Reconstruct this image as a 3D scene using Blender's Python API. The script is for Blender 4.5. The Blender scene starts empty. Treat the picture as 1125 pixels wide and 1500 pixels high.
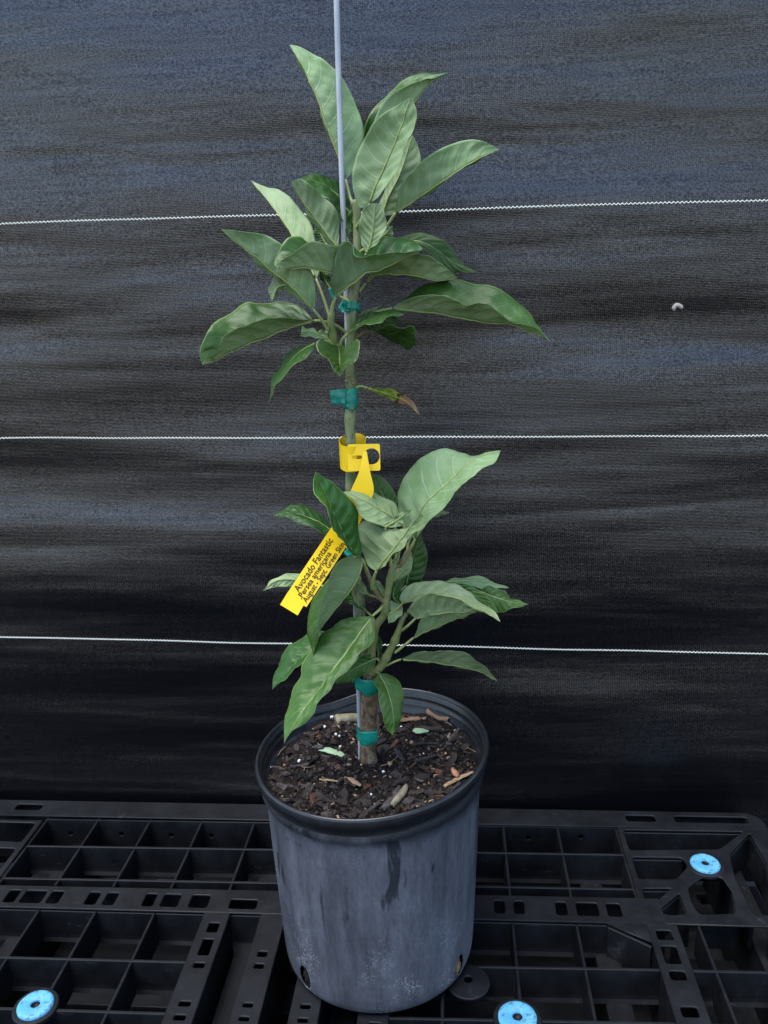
import bpy, bmesh, math, random
import numpy as np
from mathutils import Vector, Matrix, Euler
R = math.radians
rnd = random.Random(7)
nrs = np.random.RandomState(11)
scn = bpy.context.scene
COL = scn.collection

# ---------------------------------------------------------------- camera
FPX, PITCH, YAW, ROLL, CAMZ = 1213.0, 15.1, 5.0, -2.0, 0.79
cam_d = bpy.data.cameras.new('camera')
cam = bpy.data.objects.new('camera', cam_d)
COL.objects.link(cam)
cam_d.sensor_fit = 'VERTICAL'
cam_d.sensor_height = 36.0
cam_d.lens = FPX / 1500.0 * 36.0
cam_d.clip_start = 0.02
cam_d.clip_end = 200.0
CAM_R = (Matrix.Rotation(R(YAW), 3, 'Z') @ Matrix.Rotation(R(90 - PITCH), 3, 'X') @ Matrix.Rotation(R(ROLL), 3, 'Z'))
cam.matrix_world = Matrix.Translation((0, 0, CAMZ)) @ CAM_R.to_4x4()
scn.camera = cam

# ---------------------------------------------------------------- light
world = bpy.data.worlds.new('World')
scn.world = world
world.use_nodes = True
wn = world.node_tree
wn.nodes.clear()
sky = wn.nodes.new('ShaderNodeTexSky')
sky.sky_type = 'NISHITA'
sky.sun_disc = False
SUN_EL, SUN_AZ = 70.0, 232.0          # azimuth clockwise from +Y
sky.sun_elevation = R(SUN_EL)
sky.sun_rotation = R(SUN_AZ)
sky.air_density = 1.1
sky.dust_density = 0.6
sky.ozone_density = 2.0
bgn = wn.nodes.new('ShaderNodeBackground')
bgn.inputs['Strength'].default_value = 0.108
wo = wn.nodes.new('ShaderNodeOutputWorld')
wn.links.new(sky.outputs[0], bgn.inputs['Color'])
wn.links.new(bgn.outputs[0], wo.inputs['Surface'])
sun_d = bpy.data.lights.new('sun', 'SUN')
sun_d.energy = 1.5
sun_d.angle = R(45)
sun_d.color = (1.0, 0.97, 0.92)
sun = bpy.data.objects.new('sun', sun_d)
COL.objects.link(sun)
sd = Vector((math.sin(R(SUN_AZ)) * math.cos(R(SUN_EL)), math.cos(R(SUN_AZ)) * math.cos(R(SUN_EL)), math.sin(R(SUN_EL))))
sun.rotation_euler = sd.to_track_quat('Z', 'Y').to_euler()
sun.location = sd * 5

scn.render.engine = 'CYCLES'
vs = scn.view_settings
vs.view_transform = 'Standard'
vs.look = 'None'
vs.gamma = 1.0
vs.use_curve_mapping = False
vs.exposure = 1.75

# ---------------------------------------------------------------- pixel helpers (photo pixels give a direction; the plane touched gives the distance)
def ray(px, py):
    return CAM_R @ Vector(((px - 562.5) / FPX, -(py - 750.0) / FPX, -1.0))
CAMP = Vector((0, 0, CAMZ))
def onz(px, py, z=0.0):
    d = ray(px, py)
    return CAMP + d * ((z - CAMZ) / d.z)
def ony(px, py, y):
    d = ray(px, py)
    return CAMP + d * (y / d.y)
S4 = 240 / 1125.0
ZR = {'A': (400, 40, .16), 'B': (500, 90, S4), 'C': (320, 240, S4), 'D': (480, 280, S4), 'E': (280, 400, S4),
      'F': (570, 380, S4), 'G': (440, 400, 200 / 1125.0), 'H': (390, 630, S4), 'I': (500, 640, S4), 'J': (380, 790, S4),
      'K': (540, 780, S4), 'L': (400, 890, S4), 'P': (350, 980, 400 / 1125.0), 'M': (0, 1160, .4), 'N': (660, 1160, 465 / 1125.0), 'X': (0, 0, 1.0)}
def zp(r, x, y):
    a = ZR[r]
    return a[0] + x * a[2], a[1] + y * a[2]

# ---------------------------------------------------------------- object helpers
def link(name, me, parent=None, mats=()):
    o = bpy.data.objects.new(name, me)
    COL.objects.link(o)
    if parent is not None:
        o.parent = parent
    for m in mats:
        o.data.materials.append(m)
    return o
def tag(o, label=None, cat=None, group=None, kind=None):
    if label: o['label'] = label
    if cat: o['category'] = cat
    if group: o['group'] = group
    if kind: o['kind'] = kind
    return o
def empty(name, loc=(0, 0, 0)):
    o = bpy.data.objects.new(name, None)
    COL.objects.link(o)
    o.location = loc
    o.empty_display_size = 0.02
    return o
def mesh_from(name, verts, faces, smooth=True):
    me = bpy.data.meshes.new(name)
    me.from_pydata([tuple(v) for v in verts], [], faces)
    me.validate()
    if smooth:
        me.polygons.foreach_set('use_smooth', [True] * len(me.polygons))
    me.update()
    return me
def catmull(pts, n):
    """smooth curve through pts (any dimension), n samples at even arc length (first two or three coords)"""
    P = np.array(pts, float)
    if len(P) == 2:
        return P[0] + np.linspace(0, 1, n)[:, None] * (P[1] - P[0])
    Q = np.vstack([2 * P[0] - P[1], P, 2 * P[-1] - P[-2]])
    out = []
    for i in range(1, len(Q) - 2):
        p0, p1, p2, p3 = Q[i - 1], Q[i], Q[i + 1], Q[i + 2]
        def tj(ti, a, b): return ti + max(np.linalg.norm(b - a), 1e-6) ** 0.5
        t0 = 0; t1 = tj(t0, p0, p1); t2 = tj(t1, p1, p2); t3 = tj(t2, p2, p3)
        for t in np.linspace(t1, t2, 24, endpoint=False):
            A1 = (t1 - t) / (t1 - t0) * p0 + (t - t0) / (t1 - t0) * p1
            A2 = (t2 - t) / (t2 - t1) * p1 + (t - t1) / (t2 - t1) * p2
            A3 = (t3 - t) / (t3 - t2) * p2 + (t - t2) / (t3 - t2) * p3
            B1 = (t2 - t) / (t2 - t0) * A1 + (t - t0) / (t2 - t0) * A2
            B2 = (t3 - t) / (t3 - t1) * A2 + (t - t1) / (t3 - t1) * A3
            out.append((t2 - t) / (t2 - t1) * B1 + (t - t1) / (t2 - t1) * B2)
    out.append(P[-1])
    out = np.array(out)
    s = np.r_[0, np.cumsum(np.linalg.norm(np.diff(out[:, :2] if out.shape[1] == 3 and abs(out[:, :2]).max() > 5 else out, axis=0), axis=1))]
    u = np.linspace(0, s[-1], n)
    return np.stack([np.interp(u, s, out[:, k]) for k in range(out.shape[1])], 1)
def tube_data(path, radii, seg=10, cap=True, bump=0.0):
    path = np.array(path, float)
    n = len(path)
    T = np.gradient(path, axis=0)
    T /= np.linalg.norm(T, axis=1)[:, None] + 1e-12
    ref = np.array([0., 1., 0.]) if abs(T[0][1]) < .8 else np.array([1., 0, 0])
    V = []; F = []
    nrm = np.cross(T[0], ref); nrm /= np.linalg.norm(nrm)
    for i in range(n):
        nrm = nrm - T[i] * np.dot(nrm, T[i]); nrm /= np.linalg.norm(nrm)
        b = np.cross(T[i], nrm)
        for k in range(seg):
            a = 2 * math.pi * k / seg
            r = radii[i] * (1 + bump * rnd.uniform(-1, 1))
            V.append(path[i] + (nrm * math.cos(a) + b * math.sin(a)) * r)
    for i in range(n - 1):
        for k in range(seg):
            k2 = (k + 1) % seg
            F.append((i * seg + k, i * seg + k2, (i + 1) * seg + k2, (i + 1) * seg + k))
    if cap:
        F.append(tuple(range(seg))[::-1])
        F.append(tuple((n - 1) * seg + k for k in range(seg)))
    return V, F
def tube(name, path, radii, mat, parent=None, seg=10, off=(0, 0, 0), bump=0.0):
    V, F = tube_data(path, radii, seg, bump=bump)
    o = np.array(off, float)
    me = mesh_from(name, [v - o for v in V], F)
    return link(name, me, parent, [mat])
def lathe(name, prof, seg=64, deform=None):
    V = []; F = []
    for r, z in prof:
        for k in range(seg):
            a = 2 * math.pi * k / seg
            p = (r * math.cos(a), r * math.sin(a), z)
            V.append(deform(p, a) if deform else p)
    n = len(prof)
    for i in range(n - 1):
        for k in range(seg):
            k2 = (k + 1) % seg
            F.append((i * seg + k, i * seg + k2, (i + 1) * seg + k2, (i + 1) * seg + k))
    return V, F
def fbm(seed, scale, n=5):
    """cheap smooth random field of 3-d points: a sum of sines"""
    rs = np.random.RandomState(seed)
    K = rs.normal(size=(n * 4, 3)); K /= np.linalg.norm(K, axis=1)[:, None]
    fr = (2 ** rs.uniform(0, 2.3, n * 4)) * 2 * math.pi / scale
    ph = rs.uniform(0, 6.28, n * 4)
    am = 1 / (fr / fr.min())
    am /= am.sum() ** .5 * 1.2
    def f(P):
        P = np.atleast_2d(np.array(P, float))
        return (np.sin(P @ (K * fr[:, None]).T + ph) * am).sum(1)
    return f

# ---------------------------------------------------------------- material helpers
class NT:
    def __init__(s, name):
        s.m = bpy.data.materials.new(name); s.m.use_nodes = True
        s.t = s.m.node_tree; s.t.nodes.clear()
        s.out = s.n('ShaderNodeOutputMaterial')
    def n(s, typ, **kw):
        nd = s.t.nodes.new(typ)
        for k, v in kw.items():
            setattr(nd, k, v)
        return nd
    def l(s, a, b): s.t.links.new(a, b)
    def val(s, sock, v):
        if hasattr(v, 'bl_rna') or hasattr(v, 'is_linked'): s.l(v, sock)
        else: sock.default_value = v
    def math(s, op, a, b=None, c=None, clamp=False):
        nd = s.n('ShaderNodeMath', operation=op, use_clamp=clamp)
        s.val(nd.inputs[0], a)
        if b is not None: s.val(nd.inputs[1], b)
        if c is not None: s.val(nd.inputs[2], c)
        return nd.outputs[0]
    def mix(s, f, a, b):
        nd = s.n('ShaderNodeMix', data_type='RGBA')
        s.val(nd.inputs[0], f)
        for sock, v in ((nd.inputs[6], a), (nd.inputs[7], b)):
            if isinstance(v, tuple): sock.default_value = (*v, 1) if len(v) == 3 else v
            else: s.l(v, sock)
        return nd.outputs[2]
    def ramp(s, f, lo, hi, a=0.0, b=1.0, smooth=True):
        nd = s.n('ShaderNodeMapRange', interpolation_type='SMOOTHSTEP' if smooth else 'LINEAR')
        s.val(nd.inputs[0], f)
        for i, v in enumerate((lo, hi, a, b)): nd.inputs[1 + i].default_value = v
        return nd.outputs[0]
    def coord(s, which='Object', scale=(1, 1, 1), rot=(0, 0, 0)):
        tc = s.n('ShaderNodeTexCoord')
        mp = s.n('ShaderNodeMapping')
        mp.inputs['Scale'].default_value = scale
        mp.inputs['Rotation'].default_value = rot
        s.l(tc.outputs[which], mp.inputs[0])
        return mp.outputs[0]
    def noise(s, vec, scale, detail=4, rough=.55, dist=0.0):
        nd = s.n('ShaderNodeTexNoise')
        s.l(vec, nd.inputs['Vector'])
        nd.inputs['Scale'].default_value = scale
        nd.inputs['Detail'].default_value = detail
        nd.inputs['Roughness'].default_value = rough
        nd.inputs['Distortion'].default_value = dist
        return nd.outputs[0]
    def bump(s, h, strength=.3, dist=.001, normal=None):
        nd = s.n('ShaderNodeBump')
        nd.inputs['Strength'].default_value = strength
        nd.inputs['Distance'].default_value = dist
        s.l(h, nd.inputs['Height'])
        if normal is not None: s.l(normal, nd.inputs['Normal'])
        return nd.outputs[0]
    def pbsdf(s, col, rough=.5, normal=None, spec=.5, **kw):
        p = s.n('ShaderNodeBsdfPrincipled')
        if isinstance(col, tuple): p.inputs['Base Color'].default_value = (*col, 1)
        else: s.l(col, p.inputs['Base Color'])
        s.val(p.inputs['Roughness'], rough)
        s.val(p.inputs['Specular IOR Level'], spec)
        if normal is not None: s.l(normal, p.inputs['Normal'])
        for k, v in kw.items(): s.val(p.inputs[k.replace('_', ' ')], v)
        return p.outputs[0]
    def end(s, sh):
        s.l(sh, s.out.inputs['Surface'])
        return s.m
def rand_obj(t):
    return t.n('ShaderNodeObjectInfo').outputs['Random']

def simple_mat(name, c1, c2, scale=40, rough=.6, spec=.4, bstr=.3, bdist=.0006, stretch=(1, 1, 1), coord='Object', tint=0.0):
    t = NT(name)
    v = t.coord(coord, stretch)
    n = t.noise(v, scale, 6, .6)
    col = t.mix(t.ramp(n, .3, .7), c1, c2)
    if tint:
        hs = t.n('ShaderNodeHueSaturation')
        t.l(col, hs.inputs['Color'])
        t.l(t.ramp(rand_obj(t), 0, 1, 1 - tint, 1 + tint, False), hs.inputs['Value'])
        col = hs.outputs[0]
    nb = t.bump(t.noise(v, scale * 2.3, 6, .65), bstr, bdist)
    return t.end(t.pbsdf(col, rough, nb, spec))

def leaf_mat(name, upper):
    t = NT(name)
    uv = t.n('ShaderNodeUVMap', uv_map='UVMap').outputs[0]
    sp = t.n('ShaderNodeSeparateXYZ'); t.l(uv, sp.inputs[0])
    u = t.math('MULTIPLY_ADD', sp.outputs[0], 2.0, -1.0)
    a = t.math('ABSOLUTE', u)
    v = sp.outputs[1]
    oc = t.coord('Object')
    n1 = t.noise(oc, 60, 3, .5)
    rn = rand_obj(t)
    # lateral veins sweep towards the tip
    vv = t.math('SUBTRACT', v, t.math('MULTIPLY', a, .10))
    vv = t.math('SUBTRACT', vv, t.math('MULTIPLY', t.math('MULTIPLY', a, a), .10))
    vv = t.math('ADD', vv, t.math('MULTIPLY', n1, .02))
    side = t.math('MULTIPLY', t.math('GREATER_THAN', u, 0.0), .37)
    ph = t.math('ADD', t.math('MULTIPLY_ADD', vv, 8.0, rn), side)
    fr = t.math('ABSOLUTE', t.math('SUBTRACT', t.math('FRACT', ph), .5))
    lat = t.ramp(fr, .018, .07, 1.0, 0.0)
    lat = t.math('MULTIPLY', lat, t.ramp(a, .55, .95, 1.0, .15))
    rib = t.ramp(a, .012 if upper else .02, .034 if upper else .055, 1.0, 0.0)
    # fine net of veinlets
    vo = t.n('ShaderNodeTexVoronoi', feature='DISTANCE_TO_EDGE')
    vo.inputs['Scale'].default_value = 260
    t.l(oc, vo.inputs['Vector'])
    net = t.ramp(vo.outputs[0], .0, .10, 1.0, 0.0)
    blot = t.noise(oc, 26, 5, .6)
    patch = t.noise(oc, 9, 2, .5)
    if upper:
        c = t.mix(t.ramp(blot, .3, .7), (.022, .076, .012), (.042, .120, .022))
        c = t.mix(t.math('MULTIPLY', t.ramp(patch, .45, .7), .4), c, (.055, .115, .022))
        c = t.mix(t.math('MULTIPLY', net, .12), c, (.07, .14, .05))
        c = t.mix(t.math('MULTIPLY', lat, .30), c, (.12, .20, .07))
        c = t.mix(t.math('MULTIPLY', rib, .7), c, (.22, .30, .10))
        edge = t.ramp(a, .955, .99)
        c = t.mix(t.math('MULTIPLY', edge, .6), c, (.27, .36, .14))
        rough = t.ramp(blot, .3, .7, .29, .42)
        tr = (.16, .36, .03); trf = .20
    else:
        c = t.mix(t.ramp(blot, .3, .7), (.200, .315, .130), (.320, .430, .225))
        c = t.mix(t.math('MULTIPLY', t.ramp(patch, .45, .72), .5), c, (.19, .31, .13))
        c = t.mix(t.math('MULTIPLY', net, .14), c, (.38, .46, .30))
        c = t.mix(t.math('MULTIPLY', lat, .5), c, (.46, .53, .35))
        c = t.mix(t.math('MULTIPLY', rib, .8), c, (.42, .47, .20))
        spots = t.ramp(t.noise(oc, 390, 3, .6), .74, .79)
        c = t.mix(t.math('MULTIPLY', t.math('MULTIPLY', spots, t.ramp(patch, .42, .6)), .75), c, (.07, .07, .03))
        rough = t.ramp(blot, .3, .7, .48, .62)
        tr = (.28, .48, .06); trf = .26
    hs = t.n('ShaderNodeHueSaturation')
    t.l(c, hs.inputs['Color'])
    t.l(t.ramp(rn, 0, 1, .78, 1.18, False), hs.inputs['Value'])
    rn2 = t.math('FRACT', t.math('MULTIPLY', rn, 7.31))
    t.l(t.ramp(rn2, 0, 1, .476, .508, False), hs.inputs['Hue'])
    c = hs.outputs[0]
    h = t.math('ADD', t.math('MULTIPLY', lat, -.9 if upper else 1.3), t.math('MULTIPLY', net, -.18 if upper else .22))
    h = t.math('ADD', h, t.math('MULTIPLY', t.noise(oc, 120, 4, .6), .9))
    nb = t.bump(h, .32, .0006)
    p = t.pbsdf(c, rough, nb, .30 if upper else .30)
    tl = t.n('ShaderNodeBsdfTranslucent')
    tl.inputs['Color'].default_value = (*tr, 1)
    mx = t.n('ShaderNodeMixShader')
    mx.inputs[0].default_value = trf
    t.l(p, mx.inputs[1]); t.l(tl.outputs[0], mx.inputs[2])
    return t.end(mx.outputs[0])

M = {}
M['leaf_up'] = leaf_mat('leaf_upper', True)
M['leaf_dn'] = leaf_mat('leaf_under', False)
M['petiole'] = simple_mat('petiole', (.20, .26, .07), (.30, .34, .12), 60, .5, .4, .2)
M['twig'] = simple_mat('twig_green', (.13, .17, .05), (.24, .25, .10), 90, .55, .4, .5)
M['brown_petiole'] = simple_mat('brown_petiole', (.13, .10, .05), (.20, .17, .08), 90, .6, .3, .4)
def stem_mat():
    t = NT('stem_green_grey')
    v = t.coord('Object', (1, 1, .35))
    c = t.mix(t.ramp(t.noise(v, 110, 6, .6), .3, .7), (.105, .135, .050), (.235, .255, .125))
    c = t.mix(t.ramp(t.noise(v, 260, 3, .5), .60, .70, 0, .8), c, (.06, .05, .025))
    c = t.mix(t.ramp(t.noise(v, 45, 3, .5), .58, .70, 0, .55), c, (.33, .33, .24))
    return t.end(t.pbsdf(c, .62, t.bump(t.noise(v, 300, 5, .7), .5, .0006), .35))
M['stem'] = stem_mat()
def bark_mat():
    t = NT('trunk_bark')
    v = t.coord('Object', (1, 1, .6))
    c = t.mix(t.ramp(t.noise(v, 130, 7, .7), .35, .65), (.050, .030, .018), (.21, .145, .09))
    c = t.mix(t.ramp(t.noise(v, 60, 4, .6), .55, .7, 0, .6), c, (.27, .22, .15))
    return t.end(t.pbsdf(c, .8, t.bump(t.noise(v, 280, 6, .7), .9, .0012), .25))
M['bark'] = bark_mat()
M['steel'] = simple_mat('galvanised_steel', (.30, .32, .35), (.42, .44, .47), 120, .42, .5, .15, .0003, (1, 1, .2))
def tape_mat():
    t = NT('teal_tape')
    v = t.coord('Object')
    c = t.mix(t.ramp(t.noise(v, 90, 4, .6), .3, .7), (.004, .22, .16), (.02, .36, .27))
    p = t.pbsdf(c, .28, t.bump(t.noise(v, 160, 3, .5), .35, .001), .5)
    tl = t.n('ShaderNodeBsdfTranslucent'); tl.inputs['Color'].default_value = (.01, .42, .30, 1)
    mx = t.n('ShaderNodeMixShader'); mx.inputs[0].default_value = .25
    t.l(p, mx.inputs[1]); t.l(tl.outputs[0], mx.inputs[2])
    return t.end(mx.outputs[0])
M['tape'] = tape_mat()
M['yellow'] = simple_mat('yellow_tag_plastic', (.88, .55, .008), (.92, .60, .014), 25, .42, .4, .08, .0005)
M['ink'] = simple_mat('black_ink', (.02, .015, .01), (.03, .02, .012), 60, .6, .3, .1)
def pallet_mat():
    t = NT('black_pallet_plastic')
    v = t.coord('Object')
    n = t.noise(v, 14, 6, .65)
    c = t.mix(t.ramp(n, .35, .7), (.0040, .0044, .0055), (.009, .010, .0125))
    dust = t.math('MULTIPLY', t.ramp(t.noise(v, 30, 7, .7), .58, .78), t.ramp(t.noise(v, 6, 3, .5), .45, .65))
    c = t.mix(t.math('MULTIPLY', dust, .55), c, (.075, .078, .085))
    sc = t.noise(t.coord('Object', (1, 12, 4)), 40, 3, .6)
    c = t.mix(t.ramp(sc, .66, .74, 0, .3), c, (.06, .063, .07))
    r = t.ramp(n, .3, .7, .45, .62)
    return t.end(t.pbsdf(c, r, t.bump(t.noise(v, 160, 5, .6), .25, .0006), .24))
M['pallet'] = pallet_mat()
def plug_mat():
    t = NT('blue_grip_plug')
    v = t.coord('Object')
    c = t.mix(t.ramp(t.noise(v, 90, 5, .6), .35, .65), (.07, .30, .50), (.13, .40, .60))
    c = t.mix(t.ramp(t.noise(v, 170, 6, .7), .50, .66, 0, .75), c, (.03, .08, .13))
    return t.end(t.pbsdf(c, .5, t.bump(t.noise(v, 300, 3, .6), .3, .0005), .4))
M['plug'] = plug_mat()
def pot_mat():
    t = NT('dusty_black_pot')
    v = t.coord('Object')
    sp = t.n('ShaderNodeSeparateXYZ'); t.l(v, sp.inputs[0])
    z = sp.outputs[2]
    streak = t.noise(t.coord('Object', (1, 1, .10)), 42, 5, .6)
    fine = t.noise(t.coord('Object', (1, 1, .30)), 330, 6, .75)
    big = t.noise(t.coord('Object', (1, 1, .45)), 13, 4, .55)
    # dust starts below the shoulder, with clean runs hanging down from it
    edge = t.math('ADD', z, t.math('MULTIPLY', t.math('SUBTRACT', streak, .5), .06))
    d = t.ramp(edge, .222, .246, 1.0, .15)
    runs = t.math('MULTIPLY', t.ramp(t.noise(t.coord('Object', (1, 1, .20)), 46, 3, .55, .5), .60, .66), t.ramp(z, .06, .19))
    d = t.math('MULTIPLY', d, t.math('SUBTRACT', 1.0, t.math('MULTIPLY', runs, .78)))
    amt = t.math('MULTIPLY', d, t.ramp(t.math('ADD', t.math('MULTIPLY', streak, .55), t.math('MULTIPLY', big, .55)), .36, .70, .30, 1.0))
    amt = t.math('MULTIPLY', amt, t.ramp(fine, .30, .62, .66, 1.0))
    c = t.mix(amt, (.010, .011, .014), (.105, .112, .140))
    crust = t.math('MULTIPLY', t.ramp(t.noise(v, 360, 6, .75), .50, .60), t.ramp(t.noise(v, 19, 4, .6), .50, .64))
    crust = t.math('MULTIPLY', crust, t.ramp(z, .0, .15, 1.0, .1))
    c = t.mix(t.math('MULTIPLY', crust, .75), c, (.34, .35, .38))
    scr = t.ramp(t.noise(t.coord('Object', (1, 1, 7)), 30, 4, .6, .8), .69, .72)
    c = t.mix(t.math('MULTIPLY', scr, .6), c, (.012, .013, .015))
    r = t.math('MULTIPLY_ADD', amt, .38, .26)
    h = t.math('ADD', fine, t.math('MULTIPLY', streak, .8))
    return t.end(t.pbsdf(c, r, t.bump(h, .30, .0008), .5))
M['pot'] = pot_mat()
M['pot_rim'] = simple_mat('pot_rim_plastic', (.007, .0075, .009), (.016, .017, .021), 30, .27, .5, .12, .0005)
def soil_mat():
    t = NT('dark_potting_soil')
    v = t.coord('Object')
    c = t.mix(t.ramp(t.noise(v, 150, 8, .75), .3, .7), (.005, .004, .0035), (.022, .016, .013))
    return t.end(t.pbsdf(c, .9, t.bump(t.noise(v, 380, 8, .75), 1.0, .003), .25))
M['soil'] = soil_mat()
M['chip'] = simple_mat('bark_chip', (.008, .005, .004), (.040, .025, .018), 120, .72, .35, .8, .001, (1, 1, 3), tint=.5)
M['chip_grey'] = simple_mat('grey_bark_chip', (.020, .016, .016), (.070, .058, .055), 120, .75, .3, .8, .001, (1, 4, 1), tint=.3)
M['chip_red'] = simple_mat('red_bark_chip', (.05, .018, .010), (.13, .050, .026), 110, .65, .35, .6, .001, (1, 4, 1), tint=.25)
M['chip_tan'] = simple_mat('tan_wood', (.18, .11, .06), (.36, .25, .15), 130, .7, .3, .6, .0008, (1, 5, 1), tint=.15)
M['dry_leaf'] = simple_mat('dry_brown_leaf', (.20, .07, .035), (.36, .17, .09), 90, .55, .4, .4, .0008)
M['brown_leaf'] = simple_mat('dull_brown_leaf', (.10, .055, .03), (.22, .13, .075), 90, .7, .3, .6, .001)
M['bead'] = simple_mat('white_perlite', (.58, .58, .57), (.74, .74, .73), 300, .8, .3, .5)
M['scrap'] = simple_mat('pale_green_scrap', (.25, .38, .20), (.36, .48, .29), 80, .6, .3, .3)
M['stub'] = simple_mat('cut_twig_bark', (.13, .115, .065), (.30, .26, .17), 110, .75, .3, .7, .001, (1, 1, .4))
M['grub'] = simple_mat('pale_grub', (.22, .19, .17), (.34, .30, .27), 200, .5, .4, .3)
M['thread'] = simple_mat('white_woven_thread', (.66, .68, .60), (.80, .81, .74), 300, .7, .3, .3)
def fabric_mat():
    t = NT('black_woven_fabric')
    v = t.coord('Object')
    band = t.noise(t.coord('Object', (.75, 1, 4.6)), 2.6, 2, .45, .3)
    tape = t.noise(t.coord('Object', (1.2, 1, 22)), 7, 5, .62, .2)
    lint = t.noise(t.coord('Object', (1, 1, 1.7)), 360, 3, .7)
    w1 = t.n('ShaderNodeTexWave', wave_type='BANDS', bands_direction='X'); w1.inputs['Scale'].default_value = 118
    w1.inputs['Distortion'].default_value = 1.5; w1.inputs['Detail'].default_value = 2; t.l(v, w1.inputs['Vector'])
    w2 = t.n('ShaderNodeTexWave', wave_type='BANDS', bands_direction='Z'); w2.inputs['Scale'].default_value = 150
    w2.inputs['Distortion'].default_value = 1.5; w2.inputs['Detail'].default_value = 2; t.l(v, w2.inputs['Vector'])
    weave = t.math('MULTIPLY', w1.outputs[1], w2.outputs[1])
    g = t.math('ADD', t.math('MULTIPLY', weave, .45), t.math('MULTIPLY', lint, .8))
    c = t.mix(t.ramp(g, .3, .85), (.0015, .0016, .0024), (.0050, .0053, .0075))
    speck = t.ramp(t.noise(v, 700, 1, .5), .81, .84)
    c = t.mix(t.math('MULTIPLY', speck, .4), c, (.30, .31, .33))
    r = t.math('MULTIPLY_ADD', tape, .04, .21)
    nb = t.bump(t.math('ADD', t.math('MULTIPLY', band, 3.4), t.math('MULTIPLY', tape, .05)), .6, .0035)
    nb = t.bump(g, .42, .0007, nb)
    sp = t.ramp(t.math('ADD', t.math('MULTIPLY_ADD', tape, .6, .2), t.math('MULTIPLY', t.math('SUBTRACT', lint, .5), 2.0)), .1, .9, .35, 1.25)
    return t.end(t.pbsdf(c, r, nb, sp, Specular_Tint=(1.0, .95, 1.0, 1.0)))
M['fabric'] = fabric_mat()
M['ground'] = simple_mat('dark_ground', (.007, .0075, .009), (.016, .017, .020), 20, .9, .2, .6, .004)

# ---------------------------------------------------------------- ground
g = mesh_from('ground', [(-4, -4, -.15), (4, -4, -.15), (4, 3, -.15), (-4, 3, -.15)], [(0, 1, 2, 3)], False)
tag(link('ground', g, None, [M['ground']]), kind='structure')

# ---------------------------------------------------------------- fabric backdrop
FY = 1.165
def fab_y(X, Z, f1=fbm(3, .30), f2=fbm(5, .07)):
    P = np.stack([np.asarray(X) * .16, np.zeros_like(X), np.asarray(Z)], 1)
    return FY + .0060 * f1(P) + .0004 * f2(P)
fx0, fx1, fz0, fz1 = -1.35, 1.15, -.146, 1.42
nx, nz = 90, 420
XX, ZZ = np.meshgrid(np.linspace(fx0, fx1, nx), np.linspace(fz0, fz1, nz))
YY = fab_y(XX.ravel(), ZZ.ravel())
FB = np.array([-.1, FY, fz0])
V = np.stack([XX.ravel(), YY, ZZ.ravel()], 1) - FB
F = [(j * nx + i, j * nx + i + 1, (j + 1) * nx + i + 1, (j + 1) * nx + i) for j in range(nz - 1) for i in range(nx - 1)]
fabric = link('woven_fabric_sheet', mesh_from('woven_fabric_sheet', V, F), None, [M['fabric']])
fabric.location = FB
sol = fabric.modifiers.new('thickness', 'SOLIDIFY'); sol.thickness = .0012; sol.offset = 1.0
tag(fabric, 'black woven weed-barrier fabric hung upright behind the potted sapling', 'fabric')
def stripe(pl, pr):
    """white thread zig-zagging along the sheet between two pixels of the photograph"""
    a, b = ony(pl[0], pl[1], FY), ony(pr[0], pr[1], FY)
    d = b - a
    a, b = a - d * .55, b + d * .5
    L = (b - a).length
    per = .0054; n = int(L / per * 2)
    pts = []
    sag = fbm(int(pl[1]), .5)
    for i in range(n + 1):
        p = a.lerp(b, i / n)
        if p.x < fx0 + .01 or p.x > fx1 - .01: continue
        pts.append((p.x, 0, p.z + (.0011 if i % 2 else -.0011) + .0012 * float(sag((p.x, 0, 0))[0])))
    pts = np.array(pts)
    pts[:, 1] = fab_y(pts[:, 0], pts[:, 2]) - .0016
    tube('white_thread', pts - FB, [.0008] * len(pts), M['thread'], fabric, seg=5)
stripe((0, 328), (1125, 293)); stripe((0, 643), (1125, 638)); stripe((0, 932), (1125, 957))

# ---------------------------------------------------------------- pallet
PC = Vector((-.207, .79, -.146))
pallet = empty('plastic_pallet', PC)
tag(pallet, 'black plastic pallet with open ribbed deck and blue grip plugs under the pot', 'pallet')
PROT = R(.6)
def prel(x, y, z):
    return Vector((x, y, z)) - PC
def rrect(x0, x1, y0, y1, r=.004, n=4):
    r = min(r, (x1 - x0) * .45, (y1 - y0) * .45)
    out = []
    for cx, cy, a0 in ((x1 - r, y1 - r, 0), (x0 + r, y1 - r, 90), (x0 + r, y0 + r, 180), (x1 - r, y0 + r, 270)):
        for k in range(n + 1):
            a = R(a0 + 90 * k / n)
            out.append((cx + r * math.cos(a), cy + r * math.sin(a)))
    return out
def circle(cx, cy, r, n=28):
    return [(cx + r * math.cos(2 * math.pi * k / n), cy + r * math.sin(2 * math.pi * k / n)) for k in range(n)]
def roundpoly(pts, r=.006, n=4):
    out = []
    m = len(pts)
    for i in range(m):
        p0, p1, p2 = Vector(pts[i - 1]), Vector(pts[i]), Vector(pts[(i + 1) % m])
        a = (p0 - p1); b = (p2 - p1)
        rr = min(r, a.length * .4, b.length * .4)
        A = p1 + a.normalized() * rr; B = p1 + b.normalized() * rr
        for k in range(n + 1):
            t = k / n
            q = A * (1 - t) ** 2 + p1 * 2 * t * (1 - t) + B * t * t
            out.append((q.x, q.y))
    return out
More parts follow.
